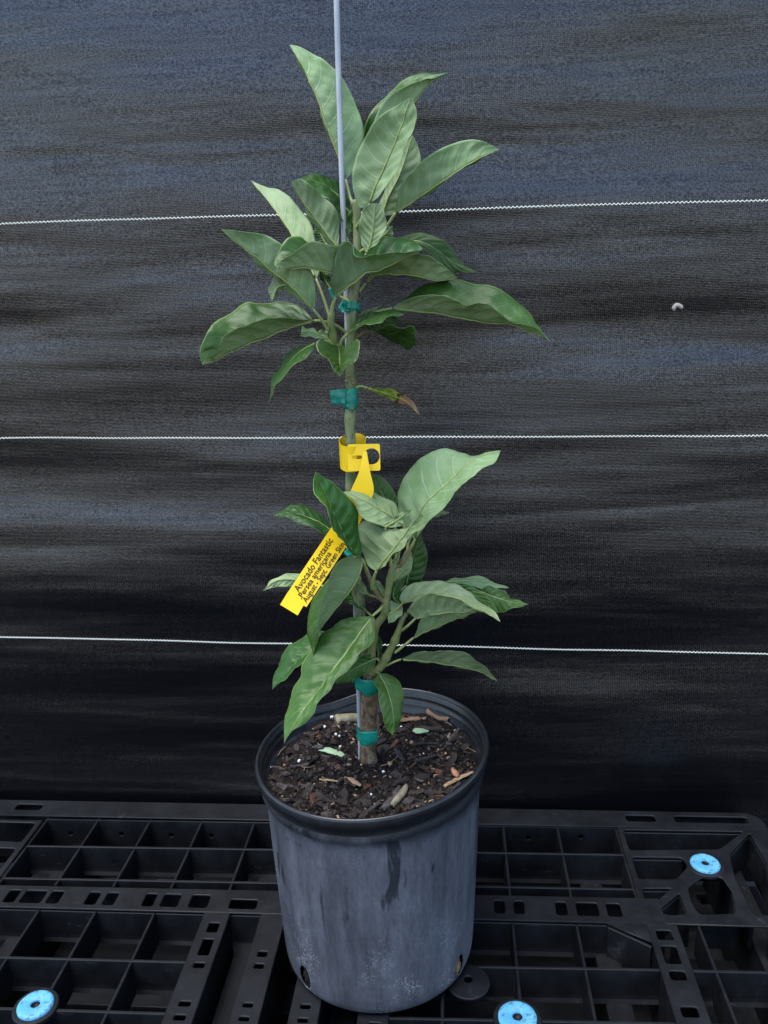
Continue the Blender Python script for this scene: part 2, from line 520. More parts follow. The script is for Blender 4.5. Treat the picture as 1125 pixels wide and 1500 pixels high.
def plate(name, outer, holes, ztop, th, parent, mat, bev=.0012, label=None):
    cu = bpy.data.curves.new(name, 'CURVE')
    cu.dimensions = '2D'; cu.fill_mode = 'BOTH'
    cu.extrude = th / 2 - bev; cu.bevel_depth = bev; cu.bevel_resolution = 1
    cx = sum(p[0] for p in outer) / len(outer); cy = sum(p[1] for p in outer) / len(outer)
    for lp in [outer] + holes:
        s = cu.splines.new('POLY'); s.points.add(len(lp) - 1)
        for q, p in zip(s.points, lp): q.co = (p[0] - cx, p[1] - cy, 0, 1)
        s.use_cyclic_u = True
    tmp = bpy.data.objects.new('tmp', cu); COL.objects.link(tmp)
    me = bpy.data.meshes.new_from_object(tmp.evaluated_get(bpy.context.evaluated_depsgraph_get()))
    bpy.data.objects.remove(tmp); bpy.data.curves.remove(cu)
    me.name = name
    me.materials.clear()
    o = link(name, me, parent, [mat])
    o.location = prel(cx, cy, ztop - th / 2)
    return o
RIB_T, RIB_D = .0038, .046
def rib(x0, y0, x1, y1, top, depth=RIB_D, th=RIB_T, lip=False, name='rib'):
    a = Vector((x0, y0)); b = Vector((x1, y1)); d = (b - a); L = d.length; d.normalize(); nrm = Vector((-d.y, d.x))
    bm = bmesh.new()
    # cross-section: rounded top, slight draft, optional curved foot
    h = th / 2
    prof = [(-h * .55, 0), (h * .55, 0), (h, -.0009), (h * 1.35, -depth * .8)]
    if lip: prof += [(h * 1.7, -depth * .9), (h * 3.2, -depth), (-h * 3.2, -depth), (-h * 1.7, -depth * .9)]
    else: prof += [(h * 1.35, -depth), (-h * 1.35, -depth)]
    prof += [(-h * 1.35, -depth * .8), (-h, -.0009)]
    c = (a + b) / 2
    rings = []
    for s in (-L / 2, L / 2):
        rings.append([bm.verts.new((d.x * s + nrm.x * q, d.y * s + nrm.y * q, zz)) for q, zz in prof])
    m = len(prof)
    for k in range(m):
        bm.faces.new((rings[0][k], rings[0][(k + 1) % m], rings[1][(k + 1) % m], rings[1][k]))
    bm.faces.new(rings[0][::-1]); bm.faces.new(rings[1])
    bmesh.ops.recalc_face_normals(bm, faces=bm.faces)
    me = bpy.data.meshes.new(name); bm.to_mesh(me); bm.free()
    o = link(name, me, pallet, [M['pallet']])
    o.location = prel(c.x, c.y, top)
    return o
PX0, PX1 = -.870, .456
MX = lambda x: -.414 - x
def zhole(r, x0, x1, y0, y1, yf=None):
    p = onz(*zp(r, x0, y1)); q = onz(*zp(r, x1, y1)); s = onz(*zp(r, x0, y0))
    ya, yb = yf if yf else (p.y, s.y)
    return rrect(p.x, q.x, ya, yb, .0045)
# rear flange
sl = [(.254, .300), (.326, .436)]
holes = [rrect(a, b, 1.110, 1.1275, .006) for a, b in sl] + [rrect(MX(b), MX(a), 1.110, 1.1275, .006) for a, b in sl]
outer = [(PX0, 1.098), (PX1, 1.098), (PX1, 1.118), (PX1 - .006, 1.128), (PX1 - .018, 1.135), (PX1 - .03, 1.136), (PX0 + .03, 1.136), (PX0 + .006, 1.128), (PX0, 1.118)]
plate('rear_flange', outer, holes, 0, .0032, pallet, M['pallet'])
rib(PX0 + .02, 1.133, PX1 - .02, 1.133, -.004, .10, name='rear_skirt')
rib(PX0 + .003, 1.10, PX0 + .003, .40, -.004, .10, name='side_skirt'); rib(PX1 - .003, 1.11, PX1 - .003, .40, -.004, .10, name='side_skirt')
# main cross bar with slots
hb = []
for x0, x1 in ((0, 48), (62, 148), (160, 212), (303, 352), (370, 420), (517, 565), (585, 655), (690, 765), (838, 945)):
    p = onz(*zp('M', x0, 408)).x; q = onz(*zp('M', x1, 408)).x
    hb.append(rrect(p, q, .9055, .9315 if x0 < 800 else .925, .0045))
for x0, x1 in ((152, 196), (222, 264), (370, 415), (443, 526), (550, 606)):
    p = onz(*zp('N', x0, 412)).x; q = onz(*zp('N', x1, 412)).x
    hb.append(rrect(p, q, .911, .9365, .0045))
for x0, x1 in ((-.20, -.15), (-.13, -.09), (-.06, -.02), (-.80, -.74), (-.72, -.66)):
    hb.append(rrect(x0, x1, .907, .934, .0045))
plate('deck_bar', [(PX0, .898), (.262, .902), (.262, .946), (PX0, .936)], hb, 0, .0032, pallet, M['pallet'])
rib(PX0, .936, .262, .945, -.0052); rib(PX0, .899, .262, .903, -.0052, lip=True)
# rear zone ribs
for x in (-.648, -.565, -.481, -.398, -.315, -.100, -.014, .069, .150, .236, -.207):
    rib(x, .945, x, 1.098, -.0035, .050)
for y, tz in ((1.034, -.0022), (.964, -.0026)):
    rib(-.646, y - .007, .236, y + .003, tz, lip=y < 1.05)
# rear inner wall with small eyelet holes
eye = []
for r_, x_, y_ in (('M', 263, 147), ('M', 447, 150), ('M', 628, 155), ('M', 775, 158), ('N', 275, 165), ('N', 463, 163)):
    q_ = ony(*zp(r_, x_, y_), 1.0935)
    eye.append(circle(q_.x, q_.z, .0046, 16))
rw = plate('rear_wall', [(-.646, -.050), (.236, -.050), (.236, -.003), (-.646, -.003)], eye, 0, .003, pallet, M['pallet'], bev=.0006)
rw.location = prel((-.646 + .236) / 2, 1.0945, -.0265)
rw.rotation_euler = (R(90), 0, R(.4))
# front zone
for x in (-.730, -.648, -.565, -.486, -.405, -.020, .069, .150):
    rib(x, .41, x, .899, -.0035)
for y in (.820, .745, .672, .60, .53, .46):
    rib(PX0, y - .008, -.330, y - .003, -.0022, lip=True); rib(-.083, y + .003, .240, y + .010, -.0022, lip=True)
    rib(.272, y + .010, PX1, y + .013, -.0022, lip=True)
for x in (.303, .392):
    rib(x, .41, x, .905, -.0035)
# long bars with square holes
def longbar(x0, x1, hl, y1=.8975, y0=.41):
    plate('deck_bar', [(x0, y0), (x1, y0), (x1, y1), (x0, y1)], hl, 0, .0032, pallet, M['pallet'])
    rib(x0 + .002, y0, x0 + .002, y1, -.0052, .09); rib(x1 - .002, y0, x1 - .002, y1, -.0052, .09)
def bh(r, lst):
    out = []
    for x0, x1, y0, y1 in lst:
        cx = (x0 + x1) / 2
        a = onz(*zp(r, x0 + (x1 - x0) * .1, (y0 + y1) / 2)); b = onz(*zp(r, x1 - (x1 - x0) * .1, (y0 + y1) / 2))
        c = onz(*zp(r, cx, y0)); d = onz(*zp(r, cx, y1))
        out.append((a.x, b.x, d.y, c.y))
    return out
H1 = bh('M', [(765, 797, 476, 515), (735, 775, 535, 600), (715, 742, 622, 646), (655, 687, 762, 787), (635, 667, 812, 838)])
H1 = [(-.325, -.309, a[2], a[3]) for a in H1] + [(-.325, -.309, y, y + .012) for y in (.70, .66, .62, .55, .50)]
longbar(-.335, -.302, [rrect(*h, .003) for h in H1])
H2 = bh('M', [(930, 965, 580, 605), (915, 950, 625, 648), (870, 905, 768, 790), (855, 890, 818, 840)])
H2 = [(-.250, -.236, a[2], a[3]) for a in H2] + [(-.250, -.236, y, y + .010) for y in (.64, .62, .55)]
longbar(-.259, -.227, [rrect(*h, .003) for h in H2])
longbar(-.192, -.160, [rrect(h[0] + .067, h[1] + .067, h[2] + .001, h[3] + .001, .003) for h in H2])
longbar(-.114, -.081, [rrect(MX(h[1]) + .002, MX(h[0]) + .002, h[2], h[3], .003) for h in H1])
H5 = bh('N', [(697, 782, 487, 525), (718, 806, 543, 610), (742, 830, 631, 668), (782, 875, 757, 800)])
H5 = [(.245, .266, a[2], a[3]) for a in H5] + [(.245, .266, y, y + .022) for y in (.69, .64, .56)]
longbar(.238, .274, [rrect(*h, .004) for h in H5], y1=.9012)
# gusset where the slotted bars meet
gz = [onz(*zp('N', x, y)) for x, y in ((560, 462), (690, 530), (715, 640), (742, 640), (700, 455))]
plate('gusset', [(.188, .9012), (.2375, .872), (.2375, .9012)], [], -.0003, .004, pallet, M['pallet'])
rib(.190, .8985, .2365, .868, -.0045)
# corner webs with openings, mirrored to the far corner
def poly(r, pts):
    return [(onz(*zp(r, x, y)).x, onz(*zp(r, x, y)).y) for x, y in pts]
ch = [poly('N', [(620, 226), (822, 229), (846, 262), (800, 310), (655, 308), (630, 280)]),
      poly('N', [(838, 335), (890, 297), (962, 297), (1000, 350), (1016, 432), (880, 434), (850, 388)]),
      poly('N', [(592, 130), (1040, 133), (955, 203), (604, 206)]),
      poly('N', [(645, 337), (790, 338), (705, 408), (668, 395)]),
      poly('N', [(812, 352), (843, 432), (790, 438), (722, 425)]),
      poly('N', [(985, 218), (1060, 140), (1118, 240), (1160, 436), (1072, 438), (1005, 300)])]
cout = [(.2385, .9035), (.2385, 1.0975), (PX1 - .002, 1.0975), (PX1 - .002, .9035)]
cx1 = PX1 - .006
ch = [[(min(max(x, .2445), cx1), min(max(y, .9085), 1.0935)) for x, y in h] for h in ch]
plate('corner_web', cout, [roundpoly(h, .007) for h in ch], -.0006, .0032, pallet, M['pallet'])
plate('corner_web', [(MX(x), y - .012) for x, y in cout], [roundpoly([(MX(x), y - .012) for x, y in h], .007) for h in ch], -.0006, .0032, pallet, M['pallet'])
for h in ch:
    for i in range(len(h)):
        a, b = h[i], h[(i + 1) % len(h)]
        if (Vector(a) - Vector(b)).length > .035: rib(*a, *b, -.0055, .046)
# grip plugs
def plug(px, py, r):
    p = onz(px, py, .002)
    plate('plug_seat', circle(p.x, p.y, r + .0042), [circle(p.x, p.y, r * .5)], .0008, .006, pallet, M['pallet'])
    prof = [(r * .24, -.003), (r * .26, .0022), (r * .30, .0030), (r * .55, .0034), (r * .8, .0036), (r * .93, .0030), (r, .0015), (r, -.003)]
    V, F = lathe('grip_plug', prof, 40)
    o = link('grip_plug', mesh_from('grip_plug', V, F), pallet, [M['plug']])
    o.location = prel(p.x, p.y, .001)
    o['label'] = 'pale blue round rubber grip plug'
    V, F = lathe('plug_recess', [(r * .27, .0016), (r * .2, -.0025), (.0001, -.0028)], 20)
    q = link('plug_recess', mesh_from('plug_recess', V, F), o, [M['pallet']])
plug(52, 1472, .0205); plug(1033, 1265, .0200); plug(758, 1490, .0215)
p = onz(*zp('N', 62, 668))
plate('round_boss', circle(p.x, p.y, .0245), [circle(p.x, p.y + .003, .006)], -.001, .0032, pallet, M['pallet'])
# lower deck
for y0, y1 in ((1.06, 1.12), (.86, .97), (.70, .78), (.50, .58)):
    hl = [rrect(x, x + .05, (y0 + y1) / 2 - .012, (y0 + y1) / 2 + .012, .006) for x in np.arange(PX0 + .04, PX1 - .07, .085)]
    plate('lower_deck_board', [(PX0, y0), (PX1, y0), (PX1, y1), (PX0, y1)], hl, -.118, .012, pallet, M['pallet'])
for x in (PX0 + .06, -.60, -.28, -.14, .19, PX1 - .06):
    rib(x, .42, x, 1.12, -.048, .098, .03, name='runner')
bpy.context.view_layer.update()

# ---------------------------------------------------------------- pot
POT_H = .2755
POTC = Vector((-.0992, .8575, .001))      # from its foot on the deck and the rim's outline
def pot_def(p, a):
    x, y, z = p
    k = max(0.0, z / POT_H)
    dent = math.exp(-((a - R(118)) / .32) ** 2) * k ** 3
    s = 1 - .035 * dent + .006 * math.cos(2 * a + .6) * k
    flute = 1 + (.0030 * math.cos(18 * a) + .0022 * math.cos(7 * a + 1)) * min(1, max(0, (z - .006) / .02)) * min(1, max(0, (.222 - z) / .05))
    x, y = x * s * flute, y * s * flute
    z += k ** 2 * (x * .065 + y * .041) - .006 * dent
    return (x, y, z)
prof = [(.0002, .004), (.085, .004), (.098, .0), (.108, .001), (.1135, .006), (.1155, .014), (.1165, .03)]
prof += [(.1165 + .0080 * t, .03 + .187 * t) for t in np.linspace(.05, 1, 24)]
prof += [(.1250, .2260), (.1256, .2330), (.1264, .2375), (.1286, .2402), (.1302, .2430), (.1306, .2465), (.1294, .2500), (.1288, .2535), (.1294, .2570), (.1306, .2585),
         (.1312, .2600), (.1322, .2618), (.1342, .2630), (.1354, .2650), (.1357, .2685), (.1354, .2725), (.1345, .2748), (.1330, .2755), (.1316, .2748), (.1308, .2725),
         (.1304, .2690), (.1290, .2682), (.1284, .2660), (.1288, .2610), (.1272, .2595), (.1262, .2570), (.1256, .2490), (.1238, .2470), (.1226, .2440), (.1212, .2300), (.1195, .21)]
SEG = 144
V, F = lathe('pot', prof, SEG, pot_def)
pot_me = mesh_from('pot_body', V, F)
tmp = bpy.data.objects.new('tmp', pot_me); COL.objects.link(tmp)
tmp.location = POTC
# drain holes cut at the foot
cut_objs = []
hole_spec = []
for px, py in ((447, 1432), (673, 1416)):
    best = None
    d = ray(px, py).normalized()
    for s in np.linspace(.9, 1.4, 2000):
        q = CAMP + d * s - POTC
        rr = .1155 if q.z < .03 else .1165
        if math.hypot(q.x, q.y) < rr:
            best = q; break
    hole_spec.append(best)
    bm = bmesh.new(); bmesh.ops.create_uvsphere(bm, u_segments=18, v_segments=10, radius=1)
    me = bpy.data.meshes.new('c'); bm.to_mesh(me); bm.free()
    c = bpy.data.objects.new('c', me); COL.objects.link(c)
    c.location = POTC + best; c.scale = (.0095, .0095, .0165)
    c.rotation_euler = (0, 0, math.atan2(best.y, best.x))
    cut_objs.append(c)
sm = tmp.modifiers.new('s', 'SOLIDIFY'); sm.thickness = .0012; sm.offset = -1
for c in cut_objs:
    b = tmp.modifiers.new('b', 'BOOLEAN'); b.operation = 'DIFFERENCE'; b.object = c; b.solver = 'EXACT'
bpy.context.view_layer.update()
new = bpy.data.meshes.new_from_object(tmp.evaluated_get(bpy.context.evaluated_depsgraph_get()))
for o in [tmp] + cut_objs: bpy.data.objects.remove(o)
new.polygons.foreach_set('use_smooth', [True] * len(new.polygons))
pot = empty('nursery_pot', POTC)
tag(pot, 'round black plastic nursery pot with dusty grey sides standing on the pallet', 'pot')
new.materials.clear()
body = link('pot_body', new, pot, [M['pot'], M['pot_rim']])
for pl in new.polygons:
    c = pl.center
    k = c.z - (c.x * .065 + c.y * .041)
    if k > .2520 or math.hypot(c.x, c.y) < .105 and k > .1: pl.material_index = 1
body['label'] = 'tapered pot wall with chalky grey dust and rolled black rim'
for i, q in enumerate(hole_spec):
    ang = math.atan2(q.y, q.x)
    cen = Vector((math.cos(ang), math.sin(ang), 0)) * .106 + Vector((0, 0, q.z))
    f = fbm(40 + i, .01)
    bm = bmesh.new(); bmesh.ops.create_icosphere(bm, subdivisions=4, radius=.015)
    for v in bm.verts: v.co *= 1 + .16 * float(f(v.co)[0])
    me = bpy.data.meshes.new('root_plug'); bm.to_mesh(me); bm.free()
    me.polygons.foreach_set('use_smooth', [True] * len(me.polygons))
    o = link('drain_hole_soil', me, pot, [M['brown_leaf' if i else 'soil']]); o.location = cen; o.scale = (.6, .6, 1)
    o.rotation_euler = (0, 0, ang)

# ---------------------------------------------------------------- soil
SOIL_Z = .246
sf1, sf2, sf3 = fbm(21, .09), fbm(22, .02), fbm(23, .006)
def soil_z(x, y):
    """soil height above the deck at pot-local x, y"""
    r = math.hypot(x, y)
    P = (x, y, 0)
    return SOIL_Z + x * .055 + y * .030 + 0.0050 * float(sf1(P)[0]) + .0026 * float(sf2(P)[0]) + .006 * math.exp(-(r / .03) ** 2) + .004 * (r / .125) ** 4 * (1 if y < 0 else .2)
nr, na = 60, 150
V = [(0, 0, soil_z(0, 0))]; F = []
for i in range(1, nr + 1):
    for k in range(na):
        a = 2 * math.pi * k / na
        r = .1236 * i / nr
        x, y, _ = pot_def((r * math.cos(a), r * math.sin(a), .245), a)
        z = soil_z(x, y) + .0016 * float(sf3((x, y, 0))[0]) + rnd.uniform(-.0006, .0006)
        V.append((x, y, z))
for k in range(na): F.append((0, 1 + k, 1 + (k + 1) % na))
for i in range(nr - 1):
    for k in range(na):
        a, b = 1 + i * na + k, 1 + i * na + (k + 1) % na
        F.append((a, a + na, b + na, b))
SO = POTC + Vector((0, 0, .15))
ring0 = 1 + (nr - 1) * na
base_i = len(V)
for k in range(na):
    v = V[ring0 + k]; V.append((v[0] * .85, v[1] * .85, .15))
for k in range(na):
    k2 = (k + 1) % na
    F.append((ring0 + k, base_i + k, base_i + k2, ring0 + k2))
F.append(tuple(base_i + k for k in range(na))[::-1])
CR = []
def crumb(V, F, c, size, flat=.5):
    """irregular eight-cornered crumb appended to V, F"""
    rot = Euler((rnd.uniform(-.6, .6), rnd.uniform(-.6, .6), rnd.uniform(0, 6.3))).to_matrix()
    lx, ly, lz = size * rnd.uniform(.6, 1.6), size * rnd.uniform(.4, 1), size * flat * rnd.uniform(.5, 1.1)
    b = len(V)
    for sx, sy, sz in ((-1, -1, -1), (1, -1, -1), (1, 1, -1), (-1, 1, -1), (-1, -1, 1), (1, -1, 1), (1, 1, 1), (-1, 1, 1)):
        q = rot @ Vector((sx * lx * rnd.uniform(.5, 1), sy * ly * rnd.uniform(.5, 1), sz * lz * rnd.uniform(.6, 1)))
        V.append((c[0] + q.x, c[1] + q.y, c[2] + q.z))
    for f in ((0, 3, 2, 1), (4, 5, 6, 7), (0, 1, 5, 4), (1, 2, 6, 5), (2, 3, 7, 6), (3, 0, 4, 7)):
        F.append(tuple(b + i for i in f))
def in_pot(maxr=.122):
    while True:
        x, y = rnd.uniform(-maxr, maxr), rnd.uniform(-maxr, maxr)
        if math.hypot(x, y) < maxr: return x, y
soil = link('potting_soil', mesh_from('potting_soil', [(v[0], v[1], v[2] - .15) for v in V], F, False), None, [M['soil']])
soil.location = SO
tag(soil, 'dark crumbly potting soil filling the black pot around the trunk', 'soil', kind='stuff')
V, F = [], []
for i in range(5200):
    x, y = in_pot(.1205)
    s = rnd.choice((.0008, .0012, .0018, .0024))
    crumb(V, F, (x, y, soil_z(x, y) + s * .3 - .15), s, .7)
me = mesh_from('soil_crumbs', V, F, False)
cr = link('soil_crumbs', me, soil, [M['soil'], M['chip'], M['chip_grey'], M['chip_tan']])
cr['kind'] = 'stuff'
mi = []
for i in range(5200):
    k = rnd.random(); m = 0 if k < .55 else 1 if k < .86 else 2 if k < .965 else 3
    mi += [m] * 6
me.polygons.foreach_set('material_index', mi)
# separate bark chips: a few cut shapes shared by many chips
def chip_mesh(name, l, w, h, seed):
    f = fbm(seed, .012)
    bm = bmesh.new(); bmesh.ops.create_cube(bm, size=1)
    bmesh.ops.subdivide_edges(bm, edges=bm.edges, cuts=2, use_grid_fill=True)
    for v in bm.verts:
        x, y, z = v.co
        tp = 1 - .45 * abs(x * 2) ** 2 * (.5 + .5 * (seed % 3) / 2)
        p = Vector((x * l, y * w * tp, z * h))
        n = f((p.x, p.y, p.z)); n2 = f((p.y, p.z + .3, p.x))
        v.co = p + Vector((n[0] * l * .06, n2[0] * w * .16, n[0] * h * .35 + h * .8 * (x * x) * (seed % 2)))
    me = bpy.data.meshes.new(name); bm.to_mesh(me); bm.free()
    return me
kinds = []
for i in range(10):
    for mname in ('chip', 'chip', 'chip_grey', 'chip_red'):
        me = chip_mesh('bark_chip', *[(.020, .007, .003), (.014, .006, .003), (.028, .005, .0025), (.009, .006, .004), (.017, .010, .0025)][i % 5], 60 + i)
        me.materials.append(M[mname]); kinds.append((me, mname))
LBL = {'chip': ('dark brown bark chip lying loose on the potting soil', 'dark bark chips on the soil'),
       'chip_grey': ('greyish weathered bark chip lying loose on the potting soil', 'grey bark chips on the soil'),
       'chip_red': ('small reddish brown bark chip lying loose on the potting soil', 'reddish bark chips on the soil')}
for i in range(250):
    me, mn = rnd.choice(kinds)
    if mn == 'chip_red' and rnd.random() < .6: me, mn = kinds[rnd.randrange(10) * 4]
    while True:
        x, y = in_pot(.1135)
        r = math.hypot(x, y)
        if r > .028 and rnd.random() < .35 + .65 * (r / .12) ** 1.5: break
    s = rnd.uniform(.45, 1.15) * (.7 if mn == 'chip_red' else 1)
    o = link('bark_chip', me)
    o.scale = (s, s, s)
    o.rotation_euler = (rnd.uniform(-.8, .8), rnd.uniform(-.5, .5), rnd.uniform(0, 6.3))
    o.location = POTC + Vector((x, y, soil_z(x, y) + .0014 * s + .0006))
    tag(o, LBL[mn][0], 'bark chip', LBL[mn][1])
def on_soil(r, x, y, dz=0.0):
    """point on the soil under a pixel"""
    q = onz(*zp(r, x, y), SOIL_Z)
    for _ in range(4):
        q = onz(*zp(r, x, y), soil_z(q.x - POTC.x, q.y - POTC.y) + POTC.z + dz)
    return q
def bead(r, x, y, s):
    q = on_soil(r, x, y)
    f = fbm(int(x), .004)
    bm = bmesh.new(); bmesh.ops.create_icosphere(bm, subdivisions=2, radius=s)
    for v in bm.verts: v.co *= 1 + .14 * float(f(v.co)[0])
    me = bpy.data.meshes.new('perlite_bead'); bm.to_mesh(me); bm.free()
    me.polygons.foreach_set('use_smooth', [True] * len(me.polygons))
    o = link('perlite_bead', me, None, [M['bead']]); o.location = q + Vector((0, 0, s * .75))
    tag(o, 'small white perlite bead lying on the dark soil', 'perlite', 'white perlite beads on the soil')
for b in ((353, 243, .0022), (383, 203, .0026), (400, 274, .0020), (415, 281, .0019), (333, 320, .0018), (418, 324, .0018), (249, 384, .0022), (127, 410, .0022),
          (120, 420, .0016), (695, 495, .0024), (595, 427, .0018), (668, 243, .0018), (545, 520, .0014), (760, 352, .0013), (338, 202, .0014), (560, 560, .0012)):
    bead('P', *b)
def strip_obj(name, r, pts, w, mat, label, cat, arch=.15, lift=.002, th=.0012):
    """thin curled strip lying on the soil along a pixel path"""
    P = [on_soil(r, *p) + Vector((0, 0, lift)) for p in pts]
    C = catmull([tuple(p) for p in P], 14)
    V = []; F = []
    L = np.linalg.norm(C[-1] - C[0])
    n = len(C); m = 7
    T = np.gradient(C, axis=0); T /= np.linalg.norm(T, axis=1)[:, None]
    f = fbm(int(pts[0][0]) + 3, .012)
    for side in (0, 1):
        for i in range(n):
            t = i / (n - 1)
            wd = w * (.25 + .75 * math.sin(math.pi * (.08 + .84 * t)) ** .7)
            s = np.cross(T[i], (0, 0, 1)); s /= np.linalg.norm(s)
            for k in range(m):
                u = k / (m - 1) * 2 - 1
                z = arch * w * (1 - u * u) + (th if side == 0 else 0) + .0007 * float(f(C[i] + s * u * wd)[0])
                V.append(C[i] + s * u * wd * (1 + .12 * float(f(C[i] * 1.7)[0])) + np.array((0, 0, z)))
    o0 = n * m
    for i in range(n - 1):
        for k in range(m - 1):
            a = i * m + k
            F.append((a, a + 1, a + m + 1, a + m)); F.append((o0 + a, o0 + a + m, o0 + a + m + 1, o0 + a + 1))
    bl = [k for k in range(m)] + [i * m + m - 1 for i in range(1, n)] + [(n - 1) * m + k for k in range(m - 2, -1, -1)] + [i * m for i in range(n - 2, 0, -1)]
    for q in range(len(bl)):
        a, b = bl[q], bl[(q + 1) % len(bl)]
        F.append((b, a, a + o0, b + o0))
    c = np.array(P[0])
    o = link(name, mesh_from(name, [v - c for v in V], F), None, [mat])
    o.location = P[0]
    tag(o, label, cat)
    return o
strip_obj('dry_leaf_strip', 'P', [(675, 160), (730, 140), (790, 116)], .0045, M['dry_leaf'], 'reddish curled dry leaf strip leaning on the inner wall of the pot', 'dry leaf', .9, .004)
strip_obj('dry_leaf_strip', 'P', [(655, 222), (710, 214), (772, 213)], .0040, M['brown_leaf'], 'dull brown narrow dry leaf strip on the soil beside the hanging leaf', 'dry leaf', .5)
strip_obj('dry_leaf', 'P', [(775, 183), (820, 205), (868, 222)], .0075, M['brown_leaf'], 'crumpled brown dry leaf on the soil near the pot wall', 'dry leaf', .5, .003)
strip_obj('leaf_scrap', 'P', [(722, 268), (750, 260), (778, 256)], .0072, M['scrap'], 'pale green broad leaf scrap lying on the soil right of the trunk', 'leaf scrap', .12)
strip_obj('leaf_scrap', 'P', [(322, 338), (360, 340), (400, 352), (432, 368)], .0055, M['scrap'], 'pale green narrow leaf scrap lying on the soil left of the trunk', 'leaf scrap', .15)
strip_obj('wood_splinter', 'P', [(332, 463), (370, 466), (410, 474)], .0016, M['chip_tan'], 'pale cream straight wood splinter lying on the dark soil', 'splinter', .6)
strip_obj('wood_chip', 'P', [(438, 455), (470, 470), (505, 492)], .0036, M['chip_tan'], 'tan pointed wood chip lying beside the cream splinter', 'wood chip', .4)
strip_obj('wood_splinter', 'P', [(845, 500), (900, 468), (965, 440)], .0032, M['chip_tan'], 'long tan wood splinter lying against the pot wall', 'splinter', .4, .004)
strip_obj('wood_chip', 'P', [(880, 435), (893, 450), (905, 468)], .0040, M['dry_leaf'], 'orange-brown wood chip standing beside the long tan splinter', 'wood chip', .4, .006)
strip_obj('wood_splinter', 'P', [(730, 580), (765, 562), (800, 548)], .0018, M['chip_tan'], 'thin tan wood splinter on the soil close to the rim', 'splinter', .4)
strip_obj('wood_chip', 'P', [(592, 600), (630, 560), (662, 510)], .0050, M['chip_grey'], 'long weathered grey-brown wood chip lying on the soil', 'wood chip', .6, .003, .004)
strip_obj('wood_chip', 'P', [(632, 585), (665, 545), (692, 505)], .0042, M['stub'], 'paler weathered wood chip lying along the grey-brown one', 'wood chip', .6, .004, .004)
strip_obj('wood_chip', 'P', [(990, 355), (998, 340), (1002, 325)], .0030, M['chip_tan'], 'small tan wood chip leaning upright on the pot wall', 'wood chip', .3, .006)
strip_obj('wood_chip', 'P', [(625, 335), (640, 318), (655, 300)], .0032, M['chip_red'], 'red-brown bark sliver on the soil beside the trunk', 'wood chip', .3)
for i, pts in enumerate([[(160, 365), (172, 345), (195, 325)], [(268, 425), (275, 400), (270, 385)], [(240, 405), (275, 412), (300, 410)], [(550, 415), (590, 405), (625, 395)],
                         [(940, 330), (970, 345), (990, 358)], [(790, 355), (820, 345), (850, 330)], [(800, 190), (840, 215), (876, 238)], [(600, 400), (640, 380), (655, 365)]]):
    P = [on_soil('P', *p) + Vector((0, 0, .0022)) for p in pts]
    C = catmull([tuple(p) for p in P], 8)
    o = tube('root_fibre', C, [.0005] * 8, M['chip_tan'], None, 5, off=P[0])
    o.location = P[0]
    tag(o, 'thin pale root fibre lying on the dark potting soil', 'root fibre', 'pale root fibres on the soil')
a = on_soil('P', 400, 226) + Vector((0, 0, .005)); b = on_soil('P', 498, 218) + Vector((0, 0, .005))
C = catmull([tuple(a), tuple(a.lerp(b, .5) + Vector((0, 0, .001))), tuple(b)], 12)
o = tube('cut_twig', C, [.0072, .0077, .0073, .0070, .0068, .0069, .0067, .0068, .0066, .0067, .0066, .0064], M['stub'], None, 14, off=a, bump=.05)
o.location = a
tag(o, 'short thick cut twig lying on the soil against the trunk', 'twig')

# ---------------------------------------------------------------- sapling
base = on_soil('L', 655, 1048)
YS = base.y
def P3(px, py, d=0.0):
    return ony(px, py, YS + d)
def zP(r, x, y, d=0.0):
    return P3(*zp(r, x, y), d)
sap = empty('sapling', base)
tag(sap, 'young leafy sapling with two clusters of green leaves tied to a metal stake', 'sapling')
SB = np.array(base)
def stem(name, pts, r0, r1, mat, n=None, seg=12, bump=.04, parent=sap, knots=()):
    n = n or 8 * len(pts)
    C = catmull([tuple(zP(*p)) for p in pts], n)
    rad = [r0 + (r1 - r0) * i / (n - 1) for i in range(n)]
    for k, s, a in knots:
        for i in range(n): rad[i] *= 1 + a * math.exp(-((i / (n - 1) - k) / s) ** 2)
    return tube(name, C, rad, mat, parent, seg, SB, bump)
stem('trunk', [('L', 655, 1075, 0), ('L', 653, 1000, 0), ('L', 655, 880, 0), ('L', 655, 760, 0), ('L', 662, 640, 0), ('L', 672, 540, 0), ('L', 684, 450, .001)], .0098, .0094, M['bark'], 40, 16, .05,
     knots=((.02, .06, .14), (.62, .06, .07), (.97, .05, .12)))
stem('stem', [('L', 676, 500, .001), ('L', 650, 380, .004), ('J', 715, 700, .006), ('J', 693, 560, .006), ('J', 686, 430, .006), ('H', 618, 1080, .004), ('H', 606, 800, .002), ('H', 590, 500, 0), ('H', 580, 300, 0),
              ('H', 578, 130, 0), ('G', 415, 1400, 0), ('G', 408, 1200, 0), ('G', 415, 1050, 0), ('G', 412, 880, 0), ('G', 405, 700, 0), ('G', 415, 560, 0), ('G', 428, 400, 0), ('G', 432, 250, .001), ('C', 940, 800, .002), ('C', 952, 600, .003),
              ('C', 955, 450, .003), ('C', 950, 330, .003), ('C', 935, 250, .004)], .0068, .0042, M['stem'], 150, 12, .06, knots=((.50, .012, .2), (.585, .012, .15), (.62, .01, .12), (.44, .012, .2), (.78, .01, .15)))
